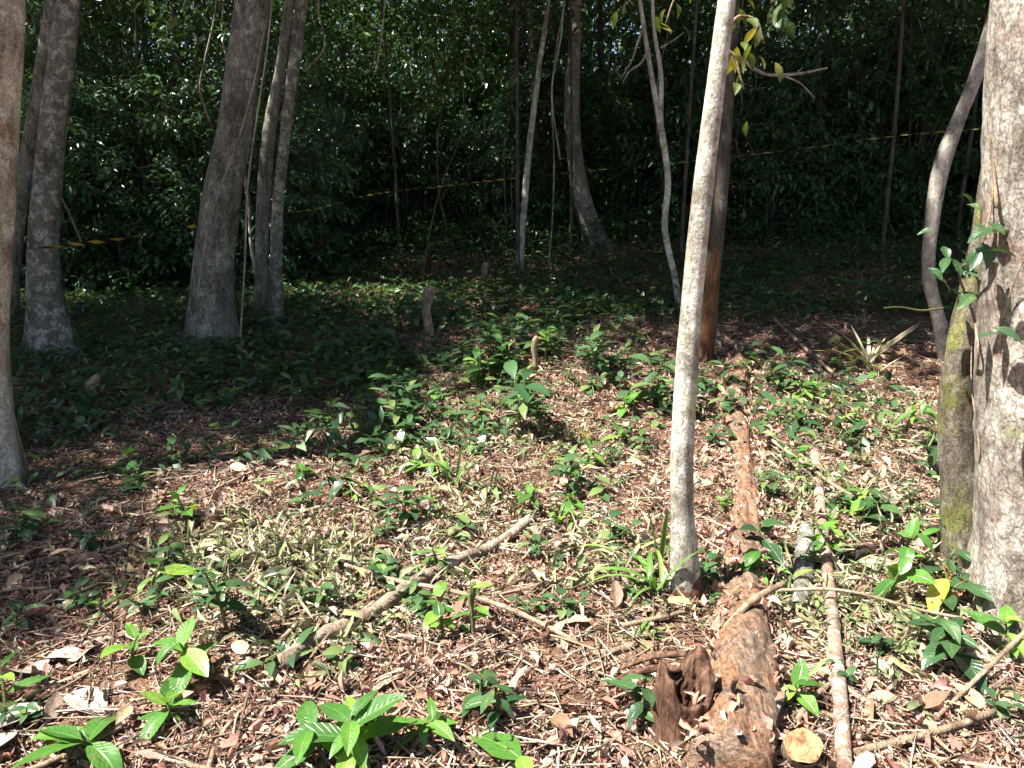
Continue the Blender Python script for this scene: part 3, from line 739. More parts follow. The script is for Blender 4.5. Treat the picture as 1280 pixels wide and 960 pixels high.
CURLY = [leaf_grid(3, .42, .9, .9, seed=1), leaf_grid(3, .34, 1.9, .6, seed=2), leaf_grid(3, .26, -1.5, 1.3, seed=3), leaf_grid(3, .36, .5, 2.0, twist=1.3, seed=4),
         leaf_grid(3, .17, 1.2, 1.0, twist=2.0, seed=5), leaf_grid(3, .50, -.8, .3, wav=.7, seed=6), leaf_grid(3, .12, 1.5, 1.4, twist=1.2, seed=7), leaf_grid(3, .20, -2.2, 1.2, twist=-1.4, seed=8)]
BARE = [(ground_at(760, 830), .30), (ground_at(700, 765), .22), (ground_at(860, 790), .2), (ground_at(640, 740), .12)]
def litter(name, label, n, r0, r1, smin, smax, pal, w, p=1.0, mask=None, lift=.022, tilt=.42, tpl=CURLY, half=.8):
    x, y = polar(n, r0, r1, half, p)
    if mask is not None:
        k = mask(x, y); x, y = x[k], y[k]
    k = np.ones(len(x), bool)
    for c, rr in BARE: k &= ~((np.hypot(x - c[0], y - c[1]) < rr * rng.uniform(.5, 1.3, len(x))) & (rng.uniform(0, 1, len(x)) < .72))
    x, y = x[k], y[k]; m = len(x)
    s = rng.uniform(0, 1, m) ** 1.8 * (smax - smin) + smin
    z = height(x, y) + rng.uniform(0.0, 1, m) ** 1.5 * lift + .004
    V, F, C = scatter(tpl, np.stack([x, y, z], -1), rots(rng.uniform(0, 6.28, m), rng.normal(0, tilt, m), rng.normal(0, tilt, m)), s, tint(pal, w, m))
    o = link(name, np_mesh(name, V, F, M['litter'], colr=C))
    return tag(o, label, 'leaf litter', kind='stuff')
def patchy(f, lo):
    return lambda x, y: (np.sin(f * x + 1.3 * np.sin(f * .7 * y)) * np.sin(f * .9 * y + 1.7 * np.sin(.6 * f * x)) + rng.normal(0, .35, len(x))) > lo
litter('leaf_litter', 'curled brown dead leaves and bits covering the sunlit ground', 68000, 1.25, 5.2, .010, .056, PAL, PW, .75, patchy(3.1, -.55), tilt=.55)
litter('leaf_litter', 'whole curled dead leaves lying loose over the finer litter', 3200, 1.3, 6.5, .05, .11, PAL, PW, .8, patchy(1.7, -.3), .04, .5)
TINY = [(np.array([[0, 0, 0], [.26, .4, .18], [.05, 1, -.05], [-.2, .5, .1]]), np.array([[0, 1, 2, 3]])), (np.array([[-.08, 0, 0], [.08, .05, .05], [.12, 1, .15], [-.05, .95, 0]]), np.array([[0, 1, 2, 3]]))]
SIMPLE = [leaf_grid(2, .42, .9, .9, seed=31), leaf_grid(2, .24, -1.2, 1.1, twist=1.0, seed=32), leaf_grid(2, .34, 1.5, .6, twist=-.8, seed=33)]
litter('litter_crumbs', 'fine crumbs of broken leaf and bark matted between the dead leaves', 90000, 1.2, 5.5, .006, .026, PAL * .9, PW, .8, None, .014, .45, TINY, .95)
litter('leaf_litter', 'dead leaves on the ground at the flanks of the clearing', 26000, 1.0, 6.0, .02, .08, PAL, PW, .8, lambda x, y: np.abs(np.arctan2(x, y)) > .74, .022, .5, SIMPLE, 1.35)
litter('leaf_litter', 'brown dead leaves scattered over the shaded ground beyond', 34000, 4.9, 10.0, .025, .10, PAL, PW, .9, patchy(1.9, -.5), tpl=SIMPLE)
litter('leaf_litter', 'sparse dead leaves under the closed forest', 9000, 9.8, 18.0, .07, .14, PAL, PW, 1.0, tpl=SIMPLE)
# wilted olive leaves lie in heaps of their own
heaps = [ground_at(*p) for p in ((370, 690), (300, 700), (430, 720), (250, 690), (600, 640), (1090, 640), (1120, 800), (1000, 620), (760, 700), (1080, 720), (660, 470), (380, 760), (1040, 500), (1130, 560), (700, 560), (560, 560), (985, 760))]
hr = [.34, .30, .28, .22, .22, .30, .25, .3, .25, .3, .35, .25, .4, .4, .35, .3, .2]
def heap_leaves():
    xs, ys = [], []
    for h, r in zip(heaps, hr):
        m = 500; xs.append(rng.normal(h[0], r * .8, m)); ys.append(rng.normal(h[1], r * .8, m))
    x, y = np.concatenate(xs), np.concatenate(ys); m = len(x)
    z = height(x, y) + rng.uniform(.005, .05, m)
    straw = [leaf_grid(3, .16, 1.3, .8, twist=1.0, seed=21), leaf_grid(3, .10, -1.0, 1.0, twist=.8, seed=22), leaf_grid(3, .07, .8, .8, seed=23), leaf_grid(3, .26, 1.6, .9, twist=-.8, seed=24)]
    V, F, C = scatter(straw, np.stack([x, y, z], -1), rots(rng.uniform(0, 6.28, m), rng.normal(0, .6, m), rng.normal(0, .8, m)), rng.uniform(.04, .13, m), tint(WIL, np.ones(5), m))
    tag(link('wilted_litter', np_mesh('wilted_litter', V, F, M['litter'], colr=C)), 'wilted olive leaves heaped on the cleared ground', 'leaf litter', kind='stuff')
heap_leaves()
# fine twigs and stalks
def twig_bits():
    n = 24000
    x, y = polar(n, 1.3, 8.0, .8, .9); z = height(x, y) + rng.uniform(.004, .03, n)
    tv, tf = tube([[0, -.5, 0], [.6, .05, .5], [-.2, .5, 0]], [.5, .5, .3], 3, caps=False)
    L = rng.uniform(.03, 1, n) ** 2 * .22 + .03; r = rng.uniform(.0012, .0042, n)
    S = np.stack([r, L, r], -1)
    tv = tv.copy(); cx = tv[:, 0]; 
    V, F, C = scatter([(tv, tf)], np.stack([x, y, z], -1), rots(rng.uniform(0, 6.28, n), rng.normal(0, .12, n), rng.uniform(0, 6.28, n)), S * np.array([2, 1, 2]),
                      tint(np.array([(.36, .27, .19), (.24, .16, .115), (.50, .42, .34), (.16, .10, .075), (.34, .31, .23)]), np.array([.32, .2, .22, .11, .15]), n))
    tag(link('twig_litter', np_mesh('twig_litter', V, F, M['litter'], colr=C)), 'fine broken twigs and stalks strewn through the leaf litter', 'twig litter', kind='stuff')
twig_bits()

# ------------------------------------------------------------------ ground cover of the shaded belt
def ground_cover():
    n = 76000
    x, y = polar(n, 4.0, 15.5, .8, .85)
    k = (np.sin(1.6 * x + 2 * np.sin(.9 * y)) * np.sin(1.4 * y + 1.2 * np.sin(1.1 * x)) + rng.normal(0, .5, n) + 1.1 * np.maximum(np.clip(-(x + .55 * (6.6 - y)) * .5, -1.2, 1), sstep(6.7, 7.6, y) * 1.0 - .9 * (1 - sstep(6.7, 7.6, y)))) > .15
    x, y = x[k], y[k]; m = len(x)
    z = height(x, y) + rng.uniform(.01, .15, m) * (1 + 3 * sstep(9.5, 12, y))
    V, F, _ = scatter([leaf_grid(2, .42, .5, .25), leaf_grid(2, .3, .7, .3)] + RHOMB, np.stack([x, y, z], -1), rots(rng.uniform(0, 6.28, m), rng.normal(.1, .4, m), rng.normal(0, .35, m)), rng.uniform(.035, .14, m))
    tag(link('ground_cover', np_mesh('ground_cover', V, F, M['herb'], smooth=False)), 'low green leaves carpeting the shaded ground under the trees', 'ground cover', kind='stuff')
ground_cover()

# ------------------------------------------------------------------ seedlings
def seedling_variant(seed, h, nl, L, w):
    rs = np.random.default_rng(seed); st = []; pos, yaw, pit = [], [], []
    for i in range(rs.integers(1, 3)):
        a = rs.uniform(0, 6.28); o = rs.uniform(.0, .06)
        P = np.array([[0, 0, -.02], [o * math.cos(a), o * math.sin(a), h * .5], [2 * o * math.cos(a), 2 * o * math.sin(a), h]])
        st.append(tube(P, [.004, .003, .002], 5, 6)); C = catmull(P, 21)
        for j in range(nl):
            f = .35 + .65 * (j + 1) / nl; pos.append(C[int(f * 20)]); yaw.append(j * 2.4 + rs.uniform(-.3, .3)); pit.append(rs.uniform(-.1, .75) * (.4 + f * .6))
    m = len(pos)
    V, F, _ = scatter([leaf_grid(4, w, .6, .25), leaf_grid(4, w * 1.15, .9, .2)], np.array(pos), rots(np.array(yaw), np.array(pit), rs.normal(0, .2, m)), rs.uniform(.65, 1.2, m) * L)
    SV, SF = merge(st)
    return np_mesh('seedling_leaves', V, F, M['herb']), np_mesh('seedling_stem', SV, SF, M['stem'])
SEED = [seedling_variant(40 + i, *a) for i, a in enumerate(((.12, 6, .09, .42), (.18, 7, .11, .36), (.09, 5, .10, .5), (.24, 8, .13, .34), (.10, 6, .07, .55), (.06, 4, .13, .3)))]
SD = ['six-leaved green seedling', 'bushy green seedling with pointed leaves', 'low broad-leaved green seedling', 'taller seedling with long dark leaves', 'tiny round-leaved seedling', 'flat seedling with narrow leaves']
def seedling(x, y, k, s, where, grp):
    t = empty('seedling', (x, y, zg(x, y)), SD[k] + ' ' + where, 'seedling', SD[k] + 's ' + grp)
    rz = random.uniform(0, 6.28); e = (random.uniform(-.15, .15), random.uniform(-.15, .15), rz)
    link('stem', SEED[k][1], t, (0, 0, 0), e, s); link('foliage', SEED[k][0], t, (0, 0, 0), e, s)
def near_any(x, y, pts, d):
    return any((x - p[0]) ** 2 + (y - p[1]) ** 2 < d * d for p in pts)
mound_spots = [(random.gauss(.1, .8), random.gauss(5.2, .55)) for _ in range(75)]
for (x, y) in mound_spots: seedling(x, y, random.choice((0, 1, 2, 3, 5)), random.uniform(.7, 1.6), 'on the low sunlit mound', 'on the mound')
for i in range(120):
    x = random.uniform(-5.5, 5.5); y = random.uniform(5.2, 9.5)
    if abs(x) > y * .8: continue
    seedling(x, y, random.randrange(6), random.uniform(.8, 1.6), 'in the shade at the foot of the forest', 'in the shade')
for i in range(105):
    a = random.uniform(-.66, .66); d = random.uniform(2.1, 5.6); x, y = d * math.sin(a), d * math.cos(a)
    seedling(x, y, random.choice((0, 1, 2, 4, 5, 4)), random.uniform(.4, 1.05), 'in the sunlit leaf litter', 'in the litter')

# ------------------------------------------------------------------ foreground plants, leaf by leaf
LEAF = {}
def leaf_set(key, mat, width, sharp=1.0, peak=.85, n=6):
    L = []
    for i, (b, f, wv) in enumerate(((.35, .2, .06), (.8, .3, .1), (1.25, .25, .08), (.15, .35, .05), (.6, .1, .16))):
        V, F, UV = leaf_grid(n, width * random.uniform(.9, 1.1), b, f, sharp, wv, 4, seed=i + 3, peak=peak)
        L.append(np_mesh('leaf', V, F, mat, uv=UV))
    LEAF[key] = L
leaf_set('broad', M['leaf'], .42)
leaf_set('oval', M['leaf'], .55, .8)
leaf_set('narrow', M['leaf'], .30)
leaf_set('dark', M['dark_leaf'], .44)
leaf_set('yellow', M['yellow_leaf'], .46)
leaf_set('sprig', M['sprig'], .40)
leaf_set('dead', M['dead_leaf'], .45, n=5)
leaf_set('grey', M['grey_leaf'], .72, .7, n=6)
leaf_set('pale', M['pale_leaf'], .42, n=5)

def plant(px, py, n, L, h, key, label, group=None, spread=.5, lean=(0, 0), up=.35, name='broadleaf_plant', cat='plant', stems=1, droop=0.0):
    b = ground_at(px, py)
    t = empty(name, b, label, cat, group)
    lean = (lean[0] + random.gauss(0, .25) * h, lean[1] + random.gauss(0, .25) * h)
    for s in range(stems):
        a = random.uniform(0, 6.28); o = 0.0 if stems == 1 else spread * h
        tip = Vector((lean[0] + o * math.cos(a), lean[1] + o * math.sin(a), h * random.uniform(.85, 1.1)))
        P = np.array([[0.01 * math.cos(a), .01 * math.sin(a), -.03], [tip.x * .35, tip.y * .35, tip.z * .55], list(tip)])
        V, F = tube(P, [.0055 + .01 * h, .004 + .006 * h, .0025], 7, 9)
        link('stem', np_mesh('stem', V, F, M['stem']), t)
        C = catmull(P, 41); m = max(1, round(n / stems)); y0 = random.uniform(0, 6.28)
        for j in range(m):
            f = .32 + .68 * (j + 1) / m
            p = C[int(f * 40)]
            sz = 1.12 * L * random.uniform(.5, 1.2) * (1.0 if f < .85 else .8)
            pit = up * (0.2 + f) + random.gauss(-.05, .35) - droop
            o2 = link('leaf', random.choice(LEAF[key]), t, p, (pit, random.uniform(-.25, .25), y0 + j * 2.4 + random.uniform(-.3, .3)), sz)
            o2.rotation_mode = 'XYZ'
    return t

PLANTS = [
 (440, 955, 11, .155, .14, 'broad', 'large glossy broadleaf plant with upright leaves sprouting in the litter', .55),
 (405, 950, 5, .15, .10, 'broad', 'arching glossy leaves leaning out beside the large broadleaf plant', .3),
 (800, 912, 8, .135, .16, 'dark', 'glossy drooping plant growing against the dark broken stump', .25),
 (1195, 835, 14, .13, .17, 'dark', 'big glossy plant with whorled leaves beside the massive trunk foot', .3),
 (1262, 830, 8, .12, .15, 'broad', 'green plant at the massive trunk foot next to the big glossy plant', .3),
 (1165, 765, 6, .13, .16, 'dark', 'dark plant with one yellowing neighbour below the mossy buttress', .3),
 (120, 945, 9, .15, .07, 'broad', 'low plant with long bright leaves lying along the litter', .2),
 (215, 905, 8, .14, .07, 'broad', 'low spreading plant with bright leaves next to the grey dead leaves', .2),
 (245, 850, 7, .11, .14, 'oval', 'upright plant with oval leaves above the low spreading plant', .3),
 (165, 835, 5, .09, .10, 'oval', 'small two-toned seedling beside a short twig', .3),
 (285, 795, 10, .115, .26, 'dark', 'tall drooping plant with broad shiny leaves among olive wilted leaves', .15),
 (190, 745, 4, .14, .12, 'broad', 'plant with one long pale shining leaf among olive wilted leaves', .1),
 (235, 655, 9, .12, .13, 'broad', 'bright green plant at the rim of the shaded patch', .35),
 (115, 690, 8, .12, .10, 'dark', 'dark green plant inside the shaded patch by the stained trunk', .2),
 (30, 680, 8, .12, .10, 'dark', 'shadowed plant below the stained trunk', .2),
 (20, 790, 6, .12, .10, 'dark', 'shadowed plant with blue green leaves beyond the grey dead leaves', .2),
 (10, 890, 4, .13, .12, 'narrow', 'yellow-green narrow leaves standing at the picture edge', .6),
 (478, 725, 8, .075, .08, 'oval', 'compact rosette of shiny leaves near the fallen branch', .15),
 (548, 715, 9, .09, .14, 'narrow', 'leafy seedling standing at the end of the fallen branch', .3),
 (465, 640, 8, .09, .11, 'narrow', 'pale-tipped seedling in open brown litter', .3),
 (520, 590, 8, .10, .07, 'oval', 'low green seedling in open litter below the mound', .3),
 (590, 800, 7, .085, .22, 'narrow', 'upright shoot with small leaves crossing the long thin stick', .4),
 (555, 800, 8, .075, .16, 'oval', 'yellow-tipped seedling behind the upright shoot', .4),
 (600, 880, 8, .10, .14, 'dark', 'drooping round-leaved plant near the large broadleaf plant', .1),
 (625, 905, 7, .10, .12, 'dark', 'dull green plant growing out of dry stalks', .1),
 (520, 925, 9, .10, .10, 'broad', 'green plant close beside the large broadleaf plant', .3),
 (650, 962, 3, .15, .06, 'oval', 'dusty round leaf low on the bare soil', .1),
 (660, 640, 8, .10, .16, 'broad', 'green seedling standing in the middle of the open litter', .35),
 (735, 590, 9, .10, .14, 'narrow', 'bushy seedling below a yellow leaf', .3),
 (770, 560, 6, .10, .10, 'broad', 'light green seedling near the yellow leaf', .3),
 (700, 660, 7, .11, .09, 'broad', 'spreading seedling near the strap-leaved tuft', .3),
 (905, 640, 9, .055, .09, 'oval', 'small bright rosette beside the rotten log', .4),
 (890, 560, 8, .11, .10, 'dark', 'dark leafy plant leaning over the rotten log', .3),
 (960, 700, 6, .15, .14, 'dark', 'drooping large-leaved plant at the side of the rotten log', .3),
 (1060, 560, 9, .12, .16, 'dark', 'shiny plant beyond the blotched pole', .3),
 (1130, 540, 8, .15, .22, 'narrow', 'plant with long drooping grey-green leaves before the mossy buttress', -.1),
 (1160, 600, 9, .13, .14, 'dark', 'shiny plant pressed to the foot of the mossy buttress', .3),
 (1090, 650, 8, .12, .12, 'dark', 'shiny broad plant under the drooping grey-green leaves', .3),
 (1050, 640, 7, .10, .10, 'dark', 'low shiny plant touching the blotched pole', .3),
 (990, 540, 7, .10, .13, 'narrow', 'thin-leaved plant between rotten log and blotched pole', .3),
 (930, 470, 8, .11, .12, 'narrow', 'thin-leaved plant near the far end of the rotten log', .3),
 (440, 500, 12, .12, .20, 'dark', 'leafy plant clump at the shade line beside the mound', .3),
 (410, 535, 6, .13, .14, 'broad', 'plant with drooping bright leaf at the shade line', .0),
 (600, 480, 10, .13, .18, 'broad', 'light green clump on the near flank of the mound', .4),
 (630, 465, 9, .12, .22, 'narrow', 'light green clump with pointed leaves on top of the mound', .4),
 (680, 450, 9, .11, .25, 'broad', 'leafy clump under a pale leaning twig on the mound', .4),
 (700, 420, 7, .13, .20, 'dark', 'round-leaved plant standing behind the mound', .2),
 (780, 520, 6, .13, .10, 'oval', 'wide pale green leaves at the edge of the mound', .2),
 (660, 520, 8, .12, .12, 'dark', 'dark glossy plant in front of the mound', .2),
 (565, 360, 7, .16, .14, 'dark', 'pale-lit plant behind the short weathered post', .3),
 (280, 510, 5, .20, .08, 'dark', 'long pale-lit leaves lying at the edge of the shade', .1),
 (1010, 500, 8, .10, .12, 'oval', 'low plant before the dry fan frond', .3),
 (1100, 820, 6, .10, .10, 'dark', 'small plant amid pale dry leaves near the massive trunk', .3),
 (995, 880, 5, .09, .10, 'oval', 'seedling between rotten log and blotched pole', .3),
 (1010, 620, 6, .09, .10, 'narrow', 'thin seedling beside the upper end of the blotched pole', .4),
 (330, 620, 7, .09, .08, 'narrow', 'low seedling in litter below the shade line', .3),
 (130, 770, 4, .09, .08, 'narrow', 'small seedling at the shade rim near olive wilted leaves', .3),
 (380, 600, 6, .08, .07, 'oval', 'low round seedling beside two dry sticks', .3),
]
for (px, py, n, L, h, key, label, up) in PLANTS:
    plant(px, py, n, L, h, key, label, up=up)
for i in range(34):
    px = random.uniform(940, 1190) if i < 18 else random.uniform(330, 830); py = random.uniform(460, 760) if i < 18 else random.uniform(470, 660)
    key = random.choice(('dark', 'narrow', 'broad', 'oval'))
    plant(px, py, random.randint(4, 9), random.uniform(.07, .13), random.uniform(.06, .2), key, {'dark': 'dark shiny', 'narrow': 'narrow-leaved', 'broad': 'light green broad-leaved', 'oval': 'oval-leaved'}[key] + ' young plant scattered in the cleared litter', {'dark': 'dark', 'narrow': 'narrow-leaved', 'broad': 'broad-leaved', 'oval': 'oval-leaved'}[key] + ' young plants in the litter', up=random.uniform(-.1, .45))
# a yellowed leaf pair hangs on a stalk beside the massive trunk, another yellow leaf stands near the mound
plant(1190, 775, 3, .13, .17, 'yellow', 'yellowing leaves on a short stalk beside the massive trunk', up=-.5)
plant(741, 560, 2, .09, .08, 'yellow', 'bright yellow leaf standing up in the litter below the mound', up=1.2)

# strap-leaved tufts
def blade_plant(px, py, n, L, label, key='blade', spread=1.0, wid=.07, name='strap_leaf_tuft', up=(.5, 1.3), yaw=None, part='blade'):
    b = ground_at(px, py); t = empty(name, b, label, 'plant')
    ms = []
    for i in range(3):
        V, F, UV = leaf_grid(7, wid, (.5, 1.1, 1.7)[i] * spread, .5, .55, 0, 2, seed=i, peak=.7); ms.append(np_mesh('blade', V, F, M[key], uv=UV))
    for j in range(n):
        y = random.uniform(0, 6.28) if yaw is None else yaw[0] + (yaw[1] - yaw[0]) * (j + .5) / n + random.uniform(-.1, .1)
        link(part, random.choice(ms), t, (random.uniform(-.02, .02), random.uniform(-.02, .02), 0), (random.uniform(*up), random.uniform(-.3, .3), y), L * random.uniform(.6, 1.15))
    return t
blade_plant(820, 745, 12, .34, 'tuft of arching strap leaves at the foot of the sunlit trunk')
blade_plant(780, 700, 9, .30, 'loose strap leaves bent over beside the sunlit trunk', up=(.2, .8))
blade_plant(822, 705, 3, .30, 'stiff upright dark strap leaves beside the sunlit trunk', spread=.15, up=(1.3, 1.55))
blade_plant(566, 610, 8, .26, 'upright grassy tuft in the open litter', spread=.5, up=(.9, 1.5), wid=.06)
blade_plant(720, 650, 9, .24, 'low strap-leaved tuft among wilted leaves', up=(.2, .9))
blade_plant(800, 800, 8, .20, 'half-dry strap leaves drooping on bare soil', up=(.2, .8))
blade_plant(1085, 455, 14, .50, 'dry pale fan frond spread out behind the litter', 'dry_blade', .35, .06, 'dry_fan_frond', (.25, 1.0), (-1.5, 1.6))
blade_plant(1090, 470, 7, .28, 'small dry fan frond lying below the large dry frond', 'dry_blade', .4, .07, 'dry_fan_frond', (.1, .6), (-1.5, 1.5))
blade_plant(500, 300, 12, .8, 'spiky strap-leaved plant glowing faintly in the dark understory', 'blade', .9, .05, 'strap_leaf_tuft', (.6, 1.4))
blade_plant(790, 640, 14, .16, 'rust brown dry grass tuft near the sunlit trunk', 'dry_blade', .8, .035, 'dry_grass_tuft', (.5, 1.4))

# ------------------------------------------------------------------ logs, poles, sticks, stumps
def lying(name, pts, mat, label, cat, lift=.5, rough=.08, sides=12, n=30, flat=1.0, seed=1, group=None, lobes=None):
    """a piece of wood on the ground; pts (px, py, width px[, extra height m])"""
    P, rad = [], []
    for q in pts:
        px, py, w = q[:3]; b = ground_at(px, py); r = w / 2 * depth(b) / FPX
        b = b + np.array([0, 0, r * lift + (q[3] if len(q) > 3 else 0.0)])
        P.append(b); rad.append(r)
    P = np.array(P); c = P.mean(0); 
    V, F = tube(P - c, rad, sides, n, rough, seed=seed, flat=flat, lobes=lobes)
    o = link(name, np_mesh(name, V, F, mat), None, c)
    return tag(o, label, cat, group)

def ridges(th, s):
    """long torn fibres, splits and crumbled hollows of rotten wood"""
    rs = np.random.default_rng(2)
    th = np.asarray(th).ravel(); s = np.asarray(s).ravel(); nt_, ns = len(th), len(s)
    def field(na, nl, amp):
        g = rs.normal(0, 1, (nl + 1, na)); u = s * nl; i = np.minimum(u.astype(int), nl - 1); f = (u - i)[:, None]
        f = f * f * (3 - 2 * f)
        rows = g[i] * (1 - f) + g[i + 1] * f
        v = th / (2 * math.pi) * na; j = v.astype(int) % na; e = (v - v.astype(int))[None]
        return amp * (rows[:, j] * (1 - e) + rows[:, (j + 1) % na] * e)
    k = field(9, 7, .07) + field(22, 16, .055) + field(45, 40, .035) + field(64, 200, .018)
    for q in range(16):
        a, p, w = rs.uniform(0, 6.28), rs.uniform(.03, 1), rs.uniform(.006, .025)
        k = k - rs.uniform(.12, .3) * np.exp(-((s[:, None] - p) / w) ** 2 - (np.sin((th[None] - a) / 2) / rs.uniform(.12, .35)) ** 2)
    return k
lying('fallen_log', [(922, 455, 27), (918, 500, 28), (922, 545, 30), (932, 600, 34), (932, 655, 36), (930, 710, 44), (930, 770, 58), (926, 840, 82), (918, 900, 98), (908, 975, 108)],
      M['rotten'], 'long rotten orange brown log lying away up the slope', 'log', .28, .10, 64, 320, seed=5, lobes=ridges)
def litter_on_log():
    pts = [(922, 455, 27), (918, 500, 28), (922, 545, 30), (932, 600, 34), (932, 655, 36), (930, 710, 44), (930, 770, 58), (926, 840, 82), (918, 900, 98), (908, 975, 108)]
    P = []
    for px, py, w in pts:
        b = ground_at(px, py); r = w / 2 * depth(b) / FPX; P.append([*b, r])
    C = catmull(np.array(P), 300)
    n = 1900; i = rng.integers(0, 300, n); r = C[i, 3]; d = np.sign(rng.normal(size=n)) * r * (.75 + np.abs(rng.normal(0, .45, n)))
    top = rng.uniform(0, 1, n) < .05; d[top] = rng.normal(0, .4, top.sum()) * r[top]
    x = C[i, 0] + d; y = C[i, 1] + rng.normal(0, .03, n); q = np.clip(1 - (d / r) ** 2, 0, 1)
    z = np.maximum(height(x, y) + rng.uniform(.005, .03, n), C[i, 2] + .28 * r + r * np.sqrt(q) * 1.03 + .003)
    z = np.where(np.abs(d) > r, height(x, y) + rng.uniform(.004, .03, n), z)
    V, F, Cc = scatter(CURLY, np.stack([x, y, z], -1), rots(rng.uniform(0, 6.28, n), rng.normal(0, .5, n), rng.normal(0, .5, n)), rng.uniform(.015, .07, n), tint(PAL, PW, n))
    tag(link('leaf_litter', np_mesh('leaf_litter', V, F, M['litter'], colr=Cc)), 'dead leaves drifted along and on the long rotten log', 'leaf litter', kind='stuff')
litter_on_log()
lying('fallen_pole', [(1018, 570, 13), (1024, 640, 13, .02), (1031, 710, 14, .03), (1040, 800, 16, .03), (1047, 870, 18, .02), (1056, 975, 20)], M['pole'],
      'straight blotched brown pole lying beside the rotten log', 'pole', .8, .06, 10, 50)
lying('short_log', [(1007, 672, 20), (1004, 710, 24), (1000, 765, 22)], M['bark_mottled'], 'short pale lichen-covered log between rotten log and pole', 'log', 1.1, .12, 12, 20)
lying('fallen_branch', [(355, 838, 22), (395, 810, 20), (450, 784, 17), (520, 737, 18), (575, 706, 14), (610, 692, 12), (665, 655, 13)], M['branch'],
      'thick broken branch lying slanted across the litter', 'branch', 1.25, .25, 14, 70, seed=4)
lying('stick', [(432, 722, 5, .05), (500, 743, 6, .05), (560, 757, 6, .06), (640, 780, 6, .05), (722, 808, 6, .01)], M['twig'], 'long thin tan stick lying over the broken branch', 'stick', .8, .05, 8, 30)
lying('stick', [(600, 752, 4), (650, 745, 5, .02), (705, 730, 5, .02)], M['twig'], 'thin pale stick on bare soil near the strap leaves', 'stick', 1, .05, 7, 16)
lying('stick', [(742, 820, 8), (770, 816, 10), (800, 806, 9)], M['twig'], 'short pale split stick beside the dark stump', 'stick', .7, .1, 8, 12)
lying('stick', [(895, 820, 8, .06), (930, 800, 9, .13), (975, 780, 7, .16)], M['twig'], 'tan stick lying across the rotten log', 'stick', .8, .05, 8, 16)
lying('stick', [(372, 590, 7), (410, 570, 8), (445, 547, 8)], M['twig'], 'upper of two dry sticks below the shade line', 'stick', .8, .06, 8, 16)
lying('stick', [(345, 610, 5), (420, 585, 6), (480, 560, 5), (540, 540, 4)], M['twig'], 'longer of two dry sticks below the shade line', 'stick', .8, .06, 8, 16)
lying('stick', [(260, 650, 8), (290, 637, 9), (325, 622, 7)], M['twig'], 'stubby dry stick near the bright green plant', 'stick', .8, .06, 8, 16)
lying('stick', [(192, 645, 9), (198, 610, 10), (207, 580, 8)], M['twig'], 'dark stick pointing up the slope by the shaded patch', 'stick', .6, .08, 8, 16)
lying('stick', [(948, 965, 15, .06), (960, 930, 13, .06), (976, 893, 9, .06)], M['bark_mottled'], 'pale grey stick leaning on the rotten log near the cut block', 'stick', .8, .08, 8, 16)
lying('stick', [(1060, 945, 9), (1130, 935, 9, .02), (1190, 922, 9, .03), (1240, 903, 8, .03)], M['twig'], 'pale stick lying among dry leaves near the massive trunk', 'stick', .8, .06, 8, 16)
lying('stick', [(1170, 905, 5, .02), (1220, 868, 6, .06), (1290, 815, 6, .12)], M['twig'], 'thin stalk rising toward the massive trunk', 'stick', .8, .04, 7, 20)
lying('stick', [(1240, 815, 4, .1), (1150, 790, 4, .08), (1050, 770, 4, .1), (960, 770, 5, .1)], M['twig'], 'wiry grey runner lying across pole and log', 'stick', 1, .04, 6, 24)
lying('stick', [(960, 560, 5, .05), (1000, 590, 5, .05), (1060, 630, 5, .04), (1130, 660, 5, .02), (1180, 690, 4, .02)], M['twig'], 'thin runner stretched from the log to the mossy buttress', 'stick', 1, .04, 6, 24)
lying('stick', [(965, 405, 4, .05), (1000, 440, 5, .05), (1050, 480, 4, .02)], M['twig'], 'thin dark twig slanting down near the dry fan frond', 'stick', 1, .04, 6, 16)
lying('stick', [(780, 487, 4, .05), (810, 503, 5, .06), (842, 518, 5, .04)], M['twig'], 'pale twig leaning toward the sunlit trunk', 'stick', 1, .04, 6, 14)
lying('stick', [(70, 815, 6), (180, 790, 8), (280, 800, 7)], M['twig'], 'half-buried stick along the rim of the shaded patch', 'stick', .4, .06, 7, 20)
lying('stick', [(1010, 860, 7), (1005, 905, 6)], M['twig'], 'short twig beside the cut block', 'stick', .8, .06, 7, 8)
lying('stick', [(430, 870, 8), (455, 858, 9), (480, 842, 8)], M['stump'], 'dark rotten stick under the broken branch', 'stick', .6, .1, 7, 10)
# loose sticks without any marks of their own
for i in range(70):
    a = random.uniform(-.66, .66); d = random.uniform(1.7, 5.2); x, y = d * math.sin(a), d * math.cos(a)
    L = random.uniform(.12, .45); th = random.uniform(0, 3.14); r = random.uniform(.003, .009)
    P = []
    for f in (-.5, -.15, .2, .5):
        qx, qy = x + math.cos(th) * L * f + random.gauss(0, .012), y + math.sin(th) * L * f + random.gauss(0, .012); P.append([qx, qy, zg(qx, qy) + .018 + random.uniform(0, .012)])
    P = np.array(P); c = P.mean(0); V, F = tube(P - c, [r, r * 1.05, r * .9, r * .6], 6, 9, .1, seed=i)
    tag(link('loose_stick', np_mesh('loose_stick', V, F, M['twig']), None, c), 'short dry stick lying loose in the sunlit litter', 'stick', 'loose dry sticks in the litter')

